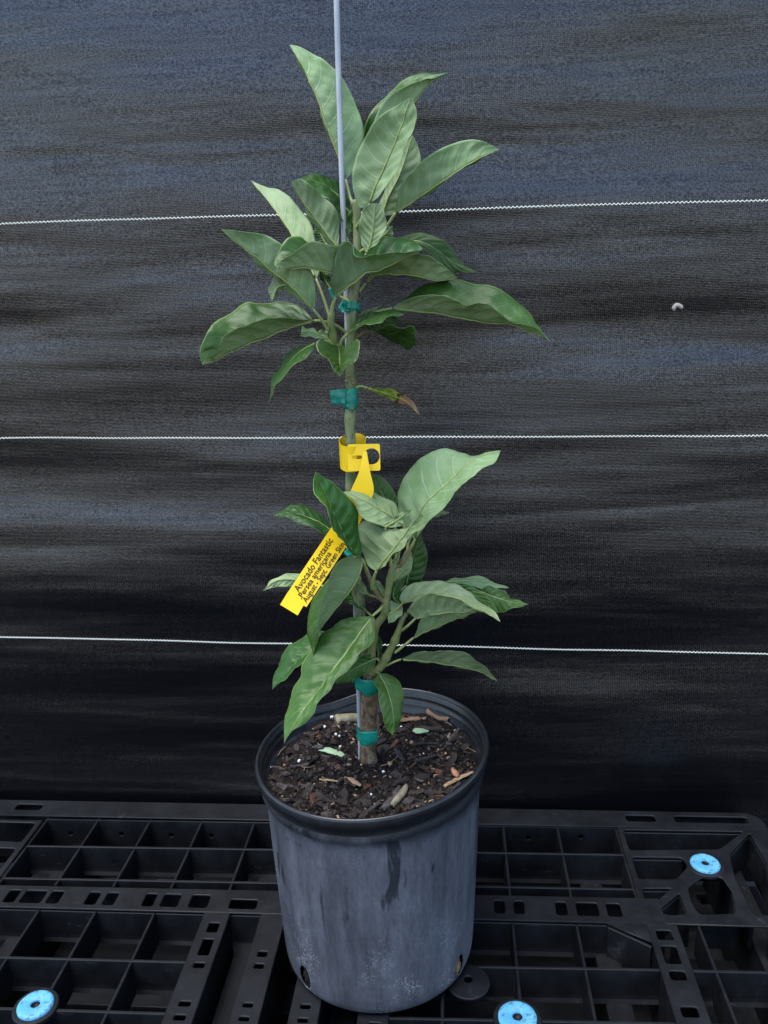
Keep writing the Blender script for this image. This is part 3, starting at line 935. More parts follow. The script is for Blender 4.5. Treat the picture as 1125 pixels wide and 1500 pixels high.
stem('branch', [('L', 676, 455, -.002), ('L', 735, 410, -.006), ('L', 775, 345, -.010), ('L', 815, 270, -.012), ('L', 845, 205, -.014), ('L', 868, 140, -.015), ('K', 235, 590, -.015), ('K', 262, 555, -.014)], .0052, .0030, M['twig'], 40, knots=((.35, .04, .2), (.62, .04, .25)))
stem('branch', [('L', 680, 470, .0), ('J', 770, 800, -.005), ('J', 785, 680, -.010), ('J', 805, 590, -.014), ('J', 858, 515, -.016), ('J', 872, 430, -.018), ('J', 888, 330, -.020), ('J', 905, 230, -.020), ('J', 935, 140, -.018)], .0050, .0032, M['twig'], 48, knots=((.62, .03, .2), (.85, .03, .22)))
stem('branch', [('J', 872, 440, -.018), ('J', 825, 395, -.020), ('J', 785, 335, -.022), ('J', 750, 250, -.024), ('J', 720, 170, -.024), ('J', 700, 140, -.022)], .0030, .0022, M['brown_petiole'], 26)
stem('branch', [('I', 330, 880, -.02), ('I', 395, 885, -.016), ('I', 450, 810, -.012), ('I', 485, 745, -.010)], .0026, .0018, M['brown_petiole'], 20)
stem('branch', [('G', 395, 665, 0), ('G', 340, 635, -.004), ('G', 288, 590, -.010), ('G', 268, 490, -.016), ('G', 252, 410, -.020), ('G', 255, 330, -.022)], .0044, .0034, M['twig'], 30)
for r, x, y, d in (('G', 382, 890, -.004), ('G', 440, 905, -.005), ('G', 400, 850, -.0065), ('G', 425, 1115, -.0065), ('H', 545, 40, -.003)):
    q = zP(r, x, y, d)
    bm = bmesh.new(); bmesh.ops.create_icosphere(bm, subdivisions=2, radius=.0026)
    for v in bm.verts: v.co *= rnd.uniform(.8, 1.15)
    me = bpy.data.meshes.new('bud_scar'); bm.to_mesh(me); bm.free()
    o = link('bud_scar', me, sap, [M['brown_petiole']]); o.location = q - base; o.scale = (1, .7, .6)

NV, NH = 46, 12
leaf_no = [0]
def leaf(r, mid, Lp, Rp, face, sl=0, sr=0, w=None, pet=None, bulge=.07, quilt=.0011, wave=.0016, mats=None, label=None, pr=.0017, pmat='petiole', blunt=False, nveins=8):
    """one leaf: midrib and two margins followed in the photograph, the depth of each margin from the leaf's true half width"""
    leaf_no[0] += 1
    k = leaf_no[0]
    rs = np.random.RandomState(k)
    m = [(*zp(r, p[0], p[1]), p[2] * 1000) for p in mid]
    mc = catmull(m, NV)
    def edge(pts):
        return catmull([m[0][:2]] + [zp(r, *p) for p in pts] + [m[-1][:2]], NV)
    LE, RE = edge(Lp), edge(Rp)
    t = np.linspace(0, 1, NV)
    prof = np.sin(np.pi * t ** .85) ** .8
    scale = np.array([(P3(a, b, c / 1000) - CAMP).length for a, b, c in mc]) / FPX
    wl = np.linalg.norm(LE - mc[:, :2], axis=1) * scale
    wr = np.linalg.norm(RE - mc[:, :2], axis=1) * scale
    W = w or max(wl.max(), wr.max()) * 1.06
    def dep(wp, s):
        if s == 0: return np.zeros(NV)
        dd = np.sqrt(np.maximum((W * prof) ** 2 - wp ** 2, 0)) * abs(s)
        dd = np.convolve(np.r_[[dd[0]] * 4, dd, [dd[-1]] * 4], np.ones(9) / 9, 'same')[4:-4] * np.minimum(1, np.minimum(t, 1 - t) * 10)
        return dd * (1 if s > 0 else -1)
    dL, dR = dep(wl, sl), dep(wr, sr)
    G = np.zeros((NV, 2 * NH + 1, 3)); U = np.zeros((NV, 2 * NH + 1))
    ph1, ph2 = rs.uniform(0, 6.3, 2)
    for i in range(NV):
        pm = np.array(P3(mc[i, 0], mc[i, 1], mc[i, 2] / 1000))
        pl = np.array(P3(LE[i, 0], LE[i, 1], mc[i, 2] / 1000 + dL[i]))
        pr_ = np.array(P3(RE[i, 0], RE[i, 1], mc[i, 2] / 1000 + dR[i]))
        for j in range(-NH, NH + 1):
            a = abs(j) / NH
            G[i, j + NH] = pm + ((pl if j < 0 else pr_) - pm) * a
            U[i, j + NH] = j / NH
    def normals(G):
        du = np.gradient(G, axis=1); dv = np.gradient(G, axis=0)
        N = np.cross(du, dv)
        ln = np.linalg.norm(N, axis=2, keepdims=True)
        N = N / np.maximum(ln, 1e-12)
        return N
    N = normals(G)
    for _ in range(2):
        N[:, 1:-1] = N[:, 1:-1] * .5 + N[:, :-2] * .25 + N[:, 2:] * .25
        N[1:-1] = N[1:-1] * .5 + N[:-2] * .25 + N[2:] * .25
    N /= np.maximum(np.linalg.norm(N, axis=2, keepdims=True), 1e-9)
    up = 1 if face == 'U' else -1
    A = np.abs(U); TT = t[:, None] * np.ones_like(U)
    end = np.minimum(1, np.minimum(TT, 1 - TT) * 6)
    phs = (TT - .10 * A - .10 * A * A) * nveins + np.where(U > 0, .37, 0) + k * .618
    pil = np.abs(np.sin(np.pi * (phs + .5))) ** .7
    disp = up * bulge * W * 4 * A * (1 - A) * .5 * prof[:, None]
    disp += up * quilt * (pil - .5) * np.minimum(1, A * 5) * np.clip((1.02 - A) * 4, 0, 1) * end
    disp += wave * np.sin(TT * (13 + 5 * rs.rand()) + ph1 + np.where(U > 0, 1.7, 0)) * A ** 2 * end
    f = fbm(100 + k, .022)
    disp += .0009 * min(1, W / .03) ** 2 * f(G.reshape(-1, 3)).reshape(disp.shape) * end
    G = G + N * disp[:, :, None]
    # a collapsed row at base and tip takes its neighbour's normal
    N[0] = N[1]; N[-1] = N[-2]
    th = .00022 * np.minimum(1, .25 + 1.5 * (1 - A))[:, :, None]
    nc = 2 * NH + 1
    c0 = G[0, NH].copy()
    TOP = (G + N * th * up).reshape(-1, 3) - c0
    BOT = (G - N * th * up).reshape(-1, 3) - c0
    V = np.vstack([TOP, BOT]); n0 = NV * nc
    F = []; MI = []
    for i in range(NV - 1):
        for j in range(nc - 1):
            a = i * nc + j
            q = (a, a + 1, a + nc + 1, a + nc)
            if up < 0: q = q[::-1]
            for tr in ((q[0], q[1], q[2]), (q[0], q[2], q[3])):
                F.append(tr); MI.append(0)
                F.append(tuple(x + n0 for x in tr[::-1])); MI.append(1)
    loop = [j for j in range(nc)] + [i * nc + nc - 1 for i in range(1, NV)] + [(NV - 1) * nc + j for j in range(nc - 2, -1, -1)] + [i * nc for i in range(NV - 2, 0, -1)]
    for q in range(len(loop)):
        a, b = loop[q], loop[(q + 1) % len(loop)]
        ff = (b, a, a + n0, b + n0)
        F.append(ff if up > 0 else ff[::-1]); MI.append(1)
    me = bpy.data.meshes.new('leaf')
    me.from_pydata(V.tolist(), [], F)
    me.polygons.foreach_set('material_index', MI)
    me.polygons.foreach_set('use_smooth', [True] * len(F))
    uvl = me.uv_layers.new(name='UVMap')
    uvv = np.stack([(U * .5 + .5).ravel(), TT.ravel()], 1)
    uvv = np.vstack([uvv, uvv])
    idx = np.zeros(len(me.loops), int); me.loops.foreach_get('vertex_index', idx)
    uvl.data.foreach_set('uv', uvv[idx].ravel())
    me.update()
    mu, md = mats or (M['leaf_up'], M['leaf_dn'])
    o = link('leaf', me, sap, [mu, md])
    o.location = Vector(c0) - base
    if label: o['label'] = label
    # midrib ridge on the underside
    mid3 = G[:, NH] - N[:, NH] * up * .0004 - c0
    rad = [max(.00025, .00125 * (1 - .8 * x)) for x in t]
    tube('midrib', mid3[1:-2], rad[1:-2], M['petiole'] if not mats else mats[1], o, 6)
    if pet:
        pr0 = r
        pts = [tuple(G[0, NH])] + [tuple(zP(*p)) for p in pet]
        C = catmull(pts, 6 * len(pts))
        tube('petiole', C - c0, [.00125 + (pr - .00125) * i / (len(C) - 1) for i in range(len(C))], M[pmat], o, 8)
    return o

# ---- upper cluster
leaf('A', [(668, 1395, .020), (600, 1185, .018), (500, 920, .016), (420, 690, .016), (330, 480, .018), (240, 300, .022), (150, 160, .028)],
     [(590, 1195), (488, 928), (408, 695), (318, 485), (228, 305)], [(745, 1290), (815, 1060), (825, 930), (765, 720), (640, 470), (480, 320), (360, 240), (220, 168)],
     'D', sl=1, sr=.6, pet=[('C', 905, 230, .012), ('C', 935, 300, .005)])
leaf('B', [(205, 930, .035), (330, 620, .04), (440, 370, .04), (520, 245, .04), (600, 150, .042), (735, 72, .045)],
     [(150, 760), (225, 410), (330, 240), (450, 160), (560, 125), (640, 119)], [(150, 600), (170, 430), (230, 310), (310, 230), (430, 130), (530, 93), (650, 85)],
     'D', sl=-.6, sr=1, w=.036)
leaf('B', [(190, 978, -.030), (240, 850, -.034), (310, 700, -.038), (370, 560, -.042), (420, 430, -.046), (475, 250, -.054)],
     [(130, 1010), (85, 900), (80, 750), (120, 600), (180, 490), (230, 410), (350, 320)], [(290, 900), (400, 690), (480, 510), (500, 420), (518, 350), (492, 270)],
     'D', sl=.5, sr=-.5, pet=[('B', 150, 1060, -.020), ('C', 950, 440, -.002)])
leaf('B', [(280, 1060, .008), (320, 940, .008), (400, 780, .010), (490, 505, .014)], [(262, 990), (305, 850), (395, 650), (445, 555)],
     [(375, 1045), (480, 900), (545, 700), (530, 590)], 'D', sl=.4, sr=.4, pet=[('B', 240, 1110, .006)])
leaf('B', [(370, 1042, -.014), (500, 950, -.018), (640, 860, -.022), (800, 750, -.026), (950, 660, -.03), (1085, 605, -.034)],
     [(375, 1000), (400, 880), (480, 760), (570, 670), (700, 590), (860, 538), (960, 545), (1040, 580)], [(510, 958), (650, 868), (810, 757), (955, 666)],
     'D', sl=-.6, sr=1, pet=[('D', 405, 240, -.012), ('D', 330, 340, -.006), ('D', 220, 420, .0)])
leaf('D', [(265, 432, -.032), (292, 370, -.034), (310, 270, -.036), (320, 180, -.038), (326, 84, -.040)],
     [(252, 400), (220, 310), (220, 210), (240, 130), (282, 90)], [(305, 380), (362, 330), (402, 250), (390, 140), (370, 90)], 'D', sl=.5, sr=-.4, pet=[('D', 240, 470, -.020), ('D', 200, 520, -.002)])
leaf('C', [(672, 792, -.008), (628, 700, .002), (515, 500, .030), (430, 370, .050), (340, 250, .072), (222, 113, .098)],
     [(612, 690), (508, 503), (424, 374), (334, 254)], [(700, 700), (665, 540), (640, 430), (550, 290), (450, 200), (330, 160)],
     'D', sl=1, sr=.5, w=.040, pet=[('C', 700, 860, -.012), ('C', 735, 960, -.018), ('G', 248, 380, -.021)], bulge=.03)
leaf('C', [(820, 576, -.012), (740, 470, -.014), (650, 350, -.018), (560, 225, -.024), (500, 125, -.03)],
     [(780, 555), (690, 470), (610, 350), (545, 220)], [(830, 480), (835, 400), (790, 290), (700, 210), (640, 150), (560, 105)],
     'D', sl=.8, sr=.5, quilt=.0022, nveins=9, pet=[('C', 880, 650, -.008), ('C', 940, 720, .0)])
leaf('C', [(905, 345, .022), (845, 250, .022), (740, 150, .020), (560, 97, .016)], [(830, 400), (750, 260), (650, 180)],
     [(905, 260), (850, 160), (800, 105), (720, 75), (640, 72)], 'U', sl=-.8, sr=.9, w=.04, pet=[('C', 940, 420, .01)])
leaf('C', [(652, 1000, -.034), (580, 920, -.038), (470, 815, -.042), (380, 745, -.046), (250, 630, -.05), (130, 540, -.054), (20, 450, -.06)],
     [(640, 1003), (560, 933), (445, 850), (365, 770), (240, 650), (120, 556)], [(672, 930), (658, 830), (615, 720), (545, 620), (440, 555), (330, 495), (200, 465), (100, 455)],
     'D', sl=1, sr=-.5, pet=[('C', 700, 1060, -.030), ('E', 940, 392, -.021)])
leaf('C', [(475, 825, -.035), (405, 850, -.038), (368, 942, -.042)], [(440, 868), (400, 905)], [(395, 765), (348, 845), (352, 905)], 'D', sl=.4, sr=.4, bulge=.04)
leaf('C', [(930, 660, -.030), (800, 747, -.046), (600, 714, -.060), (400, 712, -.074)],
     [(720, 600), (640, 543), (560, 500), (480, 510), (420, 590), (382, 690)], [(905, 565), (850, 560), (760, 552), (660, 534), (540, 590), (440, 655)],
     'D', sl=.9, sr=-.5, w=.040, pet=[('C', 955, 640, -.004)])
leaf('D', [(54, 730, -.030), (130, 660, -.036), (260, 570, -.040), (400, 520, -.044), (520, 460, -.046), (655, 405, -.05)],
     [(22, 650), (30, 570), (75, 395), (112, 345), (172, 372), (190, 430), (340, 443), (460, 425), (580, 410)],
     [(150, 560), (250, 440), (330, 350), (440, 318), (560, 320), (630, 370)], 'D', sl=-.5, sr=1, w=.052, pet=[('G', 262, 280, -.026), ('G', 252, 400, -.021)], pr=.0024)
leaf('D', [(258, 632, .004), (330, 577, .004), (450, 568, .004), (600, 580, .004), (740, 612, .006), (892, 598, .01)],
     [(300, 560), (380, 505), (480, 455), (600, 425), (700, 440), (780, 505), (860, 560)], [(330, 590), (450, 580), (600, 592), (740, 622)], 'D', sl=-.7, sr=1, w=.04, pet=[('D', 215, 690, .002)])
leaf('D', [(430, 352, .020), (540, 340, .018), (650, 350, .014), (760, 410, .008), (860, 485, .002), (1025, 561, -.004)],
     [(480, 325), (550, 309), (650, 285), (740, 310), (830, 370), (900, 470)], [(520, 400), (610, 400), (690, 415), (750, 490), (860, 547)], 'U', sl=.7, sr=-.5, pet=[('D', 300, 400, .012), ('D', 205, 460, .002)])
leaf('F', [(20, 335, .004), (300, 367, -.004), (520, 402, -.010), (650, 432, -.014), (830, 442, -.018), (940, 490, -.022), (1060, 530, -.026), (1102, 556, -.03)],
     [(60, 305), (160, 262), (280, 252), (390, 250), (470, 270), (530, 305), (620, 302), (700, 330), (760, 370), (820, 415), (900, 432), (1000, 466)],
     [(130, 260), (230, 180), (400, 135), (500, 145), (570, 170), (720, 190), (850, 260), (950, 350), (1010, 450)], 'D', sl=-.7, sr=1, w=.048,
     pet=[('G', 640, 315, .006), ('G', 500, 385, .004), ('G', 432, 430, .0)])
leaf('G', [(388, 502, -.022), (470, 430, -.026), (600, 370, -.03), (720, 342, -.034), (855, 340, -.04)],
     [(425, 440), (500, 375), (620, 320), (740, 307)], [(450, 468), (560, 428), (660, 400), (760, 366)], 'U', sl=.9, sr=-.6, w=.030, pet=[('G', 345, 545, -.018), ('G', 318, 610, -.012), ('G', 300, 600, -.010)])
leaf('G', [(440, 425, .010), (560, 370, .014), (700, 380, .018), (815, 440, .022)], [(495, 350), (570, 290), (700, 282), (790, 370)],
     [(530, 452), (600, 470), (700, 470), (790, 450)], 'U', sl=.6, sr=-.3, pet=[('G', 425, 440, .002)])
leaf('G', [(600, 485, -.006), (720, 500, -.010), (850, 540, -.012), (948, 575, -.016)], [(650, 458), (720, 440), (830, 440), (920, 450), (952, 505)],
     [(650, 500), (740, 540), (800, 585), (890, 628), (930, 605)], 'U', sl=-.8, sr=.6, w=.036, pet=[('G', 525, 488, -.002), ('G', 460, 535, .0), ('G', 425, 560, .0)], pr=.0022, pmat='brown_petiole')
leaf('E', [(845, 326, -.018), (700, 367, -.022), (600, 402, -.026), (500, 447, -.03), (350, 502, -.034), (200, 582, -.04), (78, 636, -.046)],
     [(760, 240), (700, 210), (600, 190), (540, 205), (440, 215), (380, 205), (270, 270), (150, 350), (90, 450), (58, 540)],
     [(750, 315), (650, 305), (500, 320), (400, 340), (320, 380), (230, 440), (180, 510), (130, 570), (95, 572)], 'D', sl=1, sr=-.6, w=.046,
     pet=[('E', 900, 330, -.016), ('E', 985, 355, -.010), ('E', 1060, 405, -.002)])
leaf('E', [(860, 478, -.026), (770, 525, -.03), (680, 610, -.034), (600, 710, -.038), (538, 882, -.044)],
     [(820, 550), (760, 592), (680, 662), (600, 742), (562, 805)], [(790, 485), (700, 530), (630, 600), (588, 680), (550, 765)], 'U', sl=-.6, sr=.8, w=.026, pet=[('E', 920, 470, -.02), ('E', 985, 490, -.012)])
leaf('G', [(308, 602, -.014), (318, 640, -.022), (325, 740, -.040), (326, 852, -.058)],
     [(400, 600), (455, 545), (496, 568), (485, 650), (430, 735), (375, 785)], [(240, 575), (160, 548), (128, 592), (200, 690), (260, 780)], 'U', sl=-.4, sr=-.4, w=.034, pet=[('G', 296, 590, -.010)])
leaf('E', [(962, 472, -.014), (890, 430, -.020), (810, 400, -.026), (752, 405, -.03)], [(915, 462), (830, 437), (748, 438)], [(930, 440), (860, 395), (790, 372), (764, 360)], 'D', sl=-.5, sr=.5, pet=[('E', 978, 485, -.012)], pmat='brown_petiole')
leaf('E', [(948, 452, -.006), (905, 420, -.008), (866, 402, -.010)], [(925, 452), (885, 428)], [(945, 408), (900, 388)], 'D', sl=.3, sr=.3)
# withered leaf half way up the stem
def wither(upper):
    t = NT('withered_leaf')
    uv = t.n('ShaderNodeUVMap', uv_map='UVMap').outputs[0]
    sp = t.n('ShaderNodeSeparateXYZ'); t.l(uv, sp.inputs[0])
    oc = t.coord('Object')
    n = t.noise(oc, 130, 5, .6)
    v = t.math('ADD', sp.outputs[1], t.math('MULTIPLY', t.math('SUBTRACT', n, .5), .22))
    c = t.mix(t.ramp(n, .35, .65), (.13, .19, .035), (.32, .38, .07))
    c = t.mix(t.ramp(v, .50, .54), c, (.045, .03, .015))
    c = t.mix(t.ramp(v, .55, .59), c, t.mix(n, (.26, .10, .07), (.42, .24, .18)))
    return t.end(t.pbsdf(c, .6, t.bump(t.noise(oc, 260, 5, .6), .6, .001), .3))
wm = wither(True)
leaf('G', [(552, 945, -.002), (650, 972, -.006), (770, 1012, -.010), (880, 1060, -.014), (982, 1168, -.018)], [(650, 948), (740, 955), (800, 980), (870, 1012), (940, 1080)],
     [(620, 990), (720, 1032), (825, 1080), (890, 1090)], 'D', sl=-.8, sr=.8, w=.0115, quilt=.0001, wave=.0003, mats=(wm, wm), label='small withered leaf, yellow-green with a brown dead tip',
     pet=[('G', 490, 932, .0), ('G', 450, 950, .0), ('G', 425, 975, .0)])
leaf('D', [(345, 335, .014), (400, 290, .016), (447, 235, .018)], [(352, 295), (400, 245)], [(400, 320), (446, 305)], 'D', sl=.3, sr=.3, pet=[('D', 215, 430, .002)])
leaf('C', [(888, 532, .006), (905, 430, .006), (940, 300, .004)], [(878, 470), (884, 380), (905, 320)], [(912, 460), (930, 390)], 'U', sl=.5, sr=-.5, pet=[('C', 930, 610, .004)])
leaf('C', [(775, 865, .004), (735, 800, .006), (690, 735, .008)], [(745, 850), (705, 800)], [(775, 800), (725, 735)], 'U', sl=.4, sr=.4, pet=[('C', 850, 920, .004), ('C', 915, 950, .002)])
leaf('C', [(735, 545, .012), (700, 480, .014), (655, 420, .016)], [(705, 545), (660, 490)], [(745, 500), (700, 430)], 'U', sl=.4, sr=.4, pet=[('C', 830, 640, .01), ('C', 935, 700, .003)])

# ---- lower cluster
leaf('I', [(505, 702, -.012), (522, 600, -.018), (562, 485, -.022), (650, 392, -.026), (750, 302, -.030), (850, 207, -.034), (935, 150, -.036), (1096, 92, -.04)],
     [(430, 640), (390, 490), (390, 390), (440, 250), (540, 150), (640, 100), (720, 84), (820, 95), (910, 122), (1000, 105)],
     [(560, 640), (650, 530), (740, 440), (830, 340), (900, 262), (960, 215), (1050, 185)], 'D', sl=1, sr=-.6, w=.056, pet=[('I', 487, 745, -.010)], bulge=.05)
leaf('I', [(240, 922, -.052), (310, 830, -.060), (400, 720, -.066), (480, 610, -.072), (545, 528, -.078)],
     [(190, 890), (130, 790), (60, 650), (110, 598), (190, 565), (260, 590), (300, 625), (400, 640), (470, 600)],
     [(300, 880), (400, 770), (490, 680), (570, 590), (565, 548)], 'D', sl=.8, sr=-.3, w=.058, pet=[('I', 220, 980, -.04), ('I', 215, 1040, -.028), ('J', 790, 335, -.022)], pr=.0026)
leaf('H', [(608, 868, -.056), (540, 740, -.064), (480, 620, -.070), (420, 480, -.072), (340, 283, -.074)],
     [(540, 800), (450, 645), (378, 490), (318, 375)], [(645, 850), (632, 640), (610, 530), (540, 430), (430, 350)], 'U', sl=-1, sr=.6, w=.040, pet=[('J', 700, 130, -.03), ('J', 730, 210, -.024)])
leaf('H', [(945, 655, -.034), (820, 570, -.040), (700, 500, -.044), (528, 424, -.048)], [(870, 665), (780, 655), (690, 622), (640, 560), (590, 482)],
     [(935, 600), (900, 535), (860, 490), (760, 430), (650, 410)], 'D', sl=-.4, sr=.8, w=.040, pet=[('I', 400, 760, -.024), ('I', 385, 860, -.018)])
leaf('H', [(880, 580, .010), (790, 430, .014), (708, 288, .018)], [(780, 500), (720, 370)], [(912, 520), (870, 410), (800, 330)], 'U', sl=-.4, sr=.6, pet=[('I', 380, 780, .0), ('I', 372, 860, -.016)])
leaf('H', [(475, 705, .018), (340, 622, .022), (200, 572, .026), (43, 591, .03)], [(410, 715), (330, 680), (240, 642), (140, 605)], [(430, 645), (350, 560), (260, 517), (150, 530)],
     'U', sl=-.4, sr=.7, w=.032, pet=[('H', 550, 800, .010), ('H', 610, 870, .003)])
leaf('J', [(330, 305, .012), (220, 275, .014), (110, 288, .016), (24, 356, .018)], [(240, 327), (150, 325), (70, 338)], [(280, 240), (200, 238), (110, 263)], 'D', sl=-.4, sr=.7, pet=[('J', 480, 330, .010), ('J', 600, 380, .008), ('J', 686, 440, .006)])
leaf('J', [(708, 135, -.032), (690, 222, -.036), (605, 372, -.042), (485, 520, -.048), (405, 650, -.054), (367, 802, -.062)],
     [(560, 190), (480, 280), (400, 370), (352, 430), (332, 530), (340, 660)], [(680, 110), (620, 115), (540, 160), (480, 260), (432, 420), (412, 590)], 'D', sl=.8, sr=-.45, w=.050,
     pet=[('J', 715, 150, -.034), ('J', 740, 220, -.024)], bulge=.05)
leaf('L', [(682, 58, -.036), (590, 182, -.050), (500, 312, -.064), (400, 450, -.078), (290, 600, -.092), (180, 742, -.106), (75, 932, -.118)],
     [(696, 140), (690, 222), (600, 320), (562, 385), (500, 440), (420, 490), (390, 570), (310, 660), (282, 730), (200, 800), (130, 842)],
     [(560, 65), (470, 90), (410, 140), (330, 180), (258, 290), (203, 390), (192, 490), (140, 540), (110, 640), (85, 760)], 'U', sl=-.2, sr=.6, w=.046, pet=[('L', 735, 12, -.028), ('J', 848, 458, -.018)], pr=.0022)
leaf('J', [(470, 640, -.016), (350, 760, -.026), (220, 885, -.034), (88, 1032, -.042)], [(390, 770), (295, 850), (220, 920), (130, 990)],
     [(400, 625), (300, 670), (190, 750), (120, 880), (95, 970)], 'U', sl=-.5, sr=.6, w=.036, pet=[('J', 600, 620, -.01), ('J', 760, 720, -.006)])
leaf('L', [(712, 346, -.008), (600, 398, -.012), (500, 458, -.016), (413, 522, -.020)], [(695, 395), (620, 460), (540, 500), (470, 520)], [(660, 310), (560, 360), (480, 425)], 'U', sl=-.4, sr=.5, pet=[('L', 735, 372, -.006)])
leaf('L', [(725, 450, -.014), (775, 540, -.024), (810, 650, -.034), (825, 760, -.042), (820, 876, -.048)], [(800, 458), (860, 500), (886, 560), (900, 620), (880, 720), (850, 835)],
     [(688, 510), (715, 560), (730, 640), (750, 740), (785, 842)], 'U', sl=.5, sr=-.3, w=.028, pet=[('L', 705, 430, -.006)])
leaf('K', [(222, 870, -.010), (400, 886, -.008), (560, 907, -.006), (740, 945, -.004), (886, 1021, -.002)], [(300, 838), (400, 815), (500, 803), (590, 825), (670, 830), (750, 880), (830, 960)],
     [(400, 893), (560, 914), (740, 957)], 'D', sl=-.7, sr=1, w=.032, pet=[('K', 170, 890, -.010), ('K', 120, 912, -.008), ('L', 745, 400, -.007)])
leaf('K', [(308, 722, -.018), (420, 662, -.020), (560, 606, -.022), (722, 548, -.026)], [(335, 660), (385, 580), (500, 555), (620, 545)], [(430, 665), (565, 612)], 'D', sl=-.7, sr=1, w=.034,
     pet=[('K', 250, 770, -.016), ('K', 180, 825, -.013)])
leaf('K', [(322, 590, -.034), (390, 572, -.036), (490, 552, -.040), (610, 546, -.044), (700, 541, -.048), (800, 546, -.052)], [(285, 560), (278, 510), (330, 460), (420, 425), (500, 420), (580, 450), (660, 490), (740, 530)],
     [(400, 580), (490, 560), (610, 552), (700, 546)], 'D', sl=-.6, sr=1, w=.036, pet=[('K', 270, 640, -.026), ('K', 230, 672, -.016)], quilt=.002)
leaf('K', [(230, 490, -.020), (350, 432, -.026), (480, 418, -.030), (620, 442, -.034), (740, 505, -.038), (850, 560, -.042), (906, 616, -.046)],
     [(213, 450), (270, 370), (400, 325), (500, 330), (560, 350), (640, 380), (720, 430), (800, 490), (870, 550)], [(350, 470), (500, 470), (640, 490), (740, 535), (840, 578)], 'D', sl=.7, sr=-.6, w=.034,
     pet=[('K', 180, 535, -.018), ('J', 880, 520, -.016)], quilt=.002)
leaf('K', [(540, 358, .0), (660, 392, -.006), (780, 462, -.012), (892, 553, -.018)], [(660, 350), (760, 400), (850, 480)], [(620, 402), (740, 475), (830, 535)], 'U', sl=.6, sr=-.5, pet=[('K', 420, 400, .002), ('K', 270, 540, -.012)])
leaf('K', [(760, 402, .006), (860, 440, .0), (980, 478, -.004), (1101, 493, -.01)], [(822, 362), (930, 420), (1000, 458)], [(825, 470), (892, 551), (1000, 521)], 'U', sl=.5, sr=-.5, pet=[('K', 560, 400, .006), ('K', 300, 520, -.008)])
leaf('K', [(515, 345, .016), (650, 332, .018), (800, 345, .020), (966, 381, .022)], [(600, 312), (700, 300), (830, 320), (910, 357)], [(620, 360), (700, 372), (800, 384), (900, 388)], 'D', sl=.8, sr=-.4, w=.028, pet=[('K', 380, 420, .006), ('K', 265, 550, -.012)])
leaf('K', [(820, 380, .022), (900, 392, .024), (967, 442, .026)], [(880, 378), (940, 405)], [(870, 412), (930, 440)], 'D', sl=.4, sr=-.4, pet=[('K', 600, 400, .016), ('K', 262, 556, -.012)])
leaf('I', [(445, 1020, .004), (470, 900, .006), (505, 790, .008), (545, 658, .012)], [(420, 960), (420, 840), (480, 720)], [(520, 1000), (560, 960), (586, 880), (580, 760)], 'U', sl=-.4, sr=.6, pet=[('J', 880, 460, -.014)])
leaf('I', [(348, 1012, -.008), (410, 930, -.006), (450, 850, -.004), (478, 770, -.002)], [(365, 930), (405, 850), (440, 785)], [(420, 972), (475, 925), (488, 850)], 'D', sl=.5, sr=-.3, pet=[('J', 875, 440, -.016)])
leaf('K', [(228, 500, -.012), (170, 440, -.014), (190, 365, -.012), (262, 292, -.010)], [(175, 480), (148, 425), (170, 345)], [(225, 450), (225, 390)], 'U', sl=.5, sr=-.4)
leaf('K', [(232, 505, -.014), (190, 545, -.018), (136, 625, -.020)], [(236, 545), (190, 600)], [(150, 470), (134, 550)], 'D', sl=-.3, sr=.3)
leaf('J', [(800, 395, -.012), (740, 372, -.012), (695, 320, -.012), (662, 235, -.010)], [(705, 365), (652, 312)], [(735, 345), (695, 262)], 'D', sl=.4, sr=-.3, pet=[('J', 868, 430, -.018)])
leaf('J', [(742, 500, .0), (665, 430, .002), (600, 378, .004), (556, 372, .006)], [(690, 475), (600, 432), (560, 408)], [(705, 420), (625, 342)], 'U', sl=-.3, sr=.4, pet=[('J', 780, 540, -.004), ('J', 800, 600, -.012)])
leaf('J', [(822, 825, -.002), (812, 730, .0), (800, 650, .002)], [(792, 740), (786, 690)], [(842, 750), (838, 690)], 'U', sl=.3, sr=-.3, pet=[('L', 735, 380, -.006)])
leaf('I', [(590, 570, .014), (680, 522, .016), (746, 518, .018)], [(640, 522), (692, 502)], [(640, 556), (705, 536)], 'D', sl=.4, sr=-.4, pet=[('I', 470, 700, .006), ('I', 450, 805, -.010)])
leaf('I', [(298, 1102, -.016), (262, 1042, -.016), (228, 983, -.016)], [(252, 1080), (225, 1035)], [(296, 1050), (270, 1000)], 'D', sl=.3, sr=.3)
leaf('I', [(300, 622, -.050), (400, 560, -.054), (487, 490, -.058)], [(340, 568), (425, 512)], [(375, 596), (450, 545)], 'D', sl=.5, sr=-.4, pet=[('I', 330, 800, -.026), ('I', 345, 900, -.020)])

# ---------------------------------------------------------------- stake
st0 = on_soil('L', 602, 1052)
sb = P3(527, 1080, .004); s_top = P3(493, 0, .012)
dirv = (s_top - sb)
foot = sb + dirv * ((st0.z - .03 - sb.z) / dirv.z)
top = sb + dirv * 1.14
C = np.array([list(foot.lerp(top, k / 40) + Vector((math.sin(k * .35) * .0004, 0, 0))) for k in range(41)])
V, F = tube_data(C, [.0028] * 41, 14)
stake = link('metal_stake', mesh_from('metal_stake', [v - np.array(st0) for v in V], F), None, [M['steel']])
stake.location = st0
tag(stake, 'thin straight galvanised metal stake standing in the soil beside the trunk', 'stake')
def stake_at(z):
    return foot.lerp(top, (z - foot.z) / (top.z - foot.z))

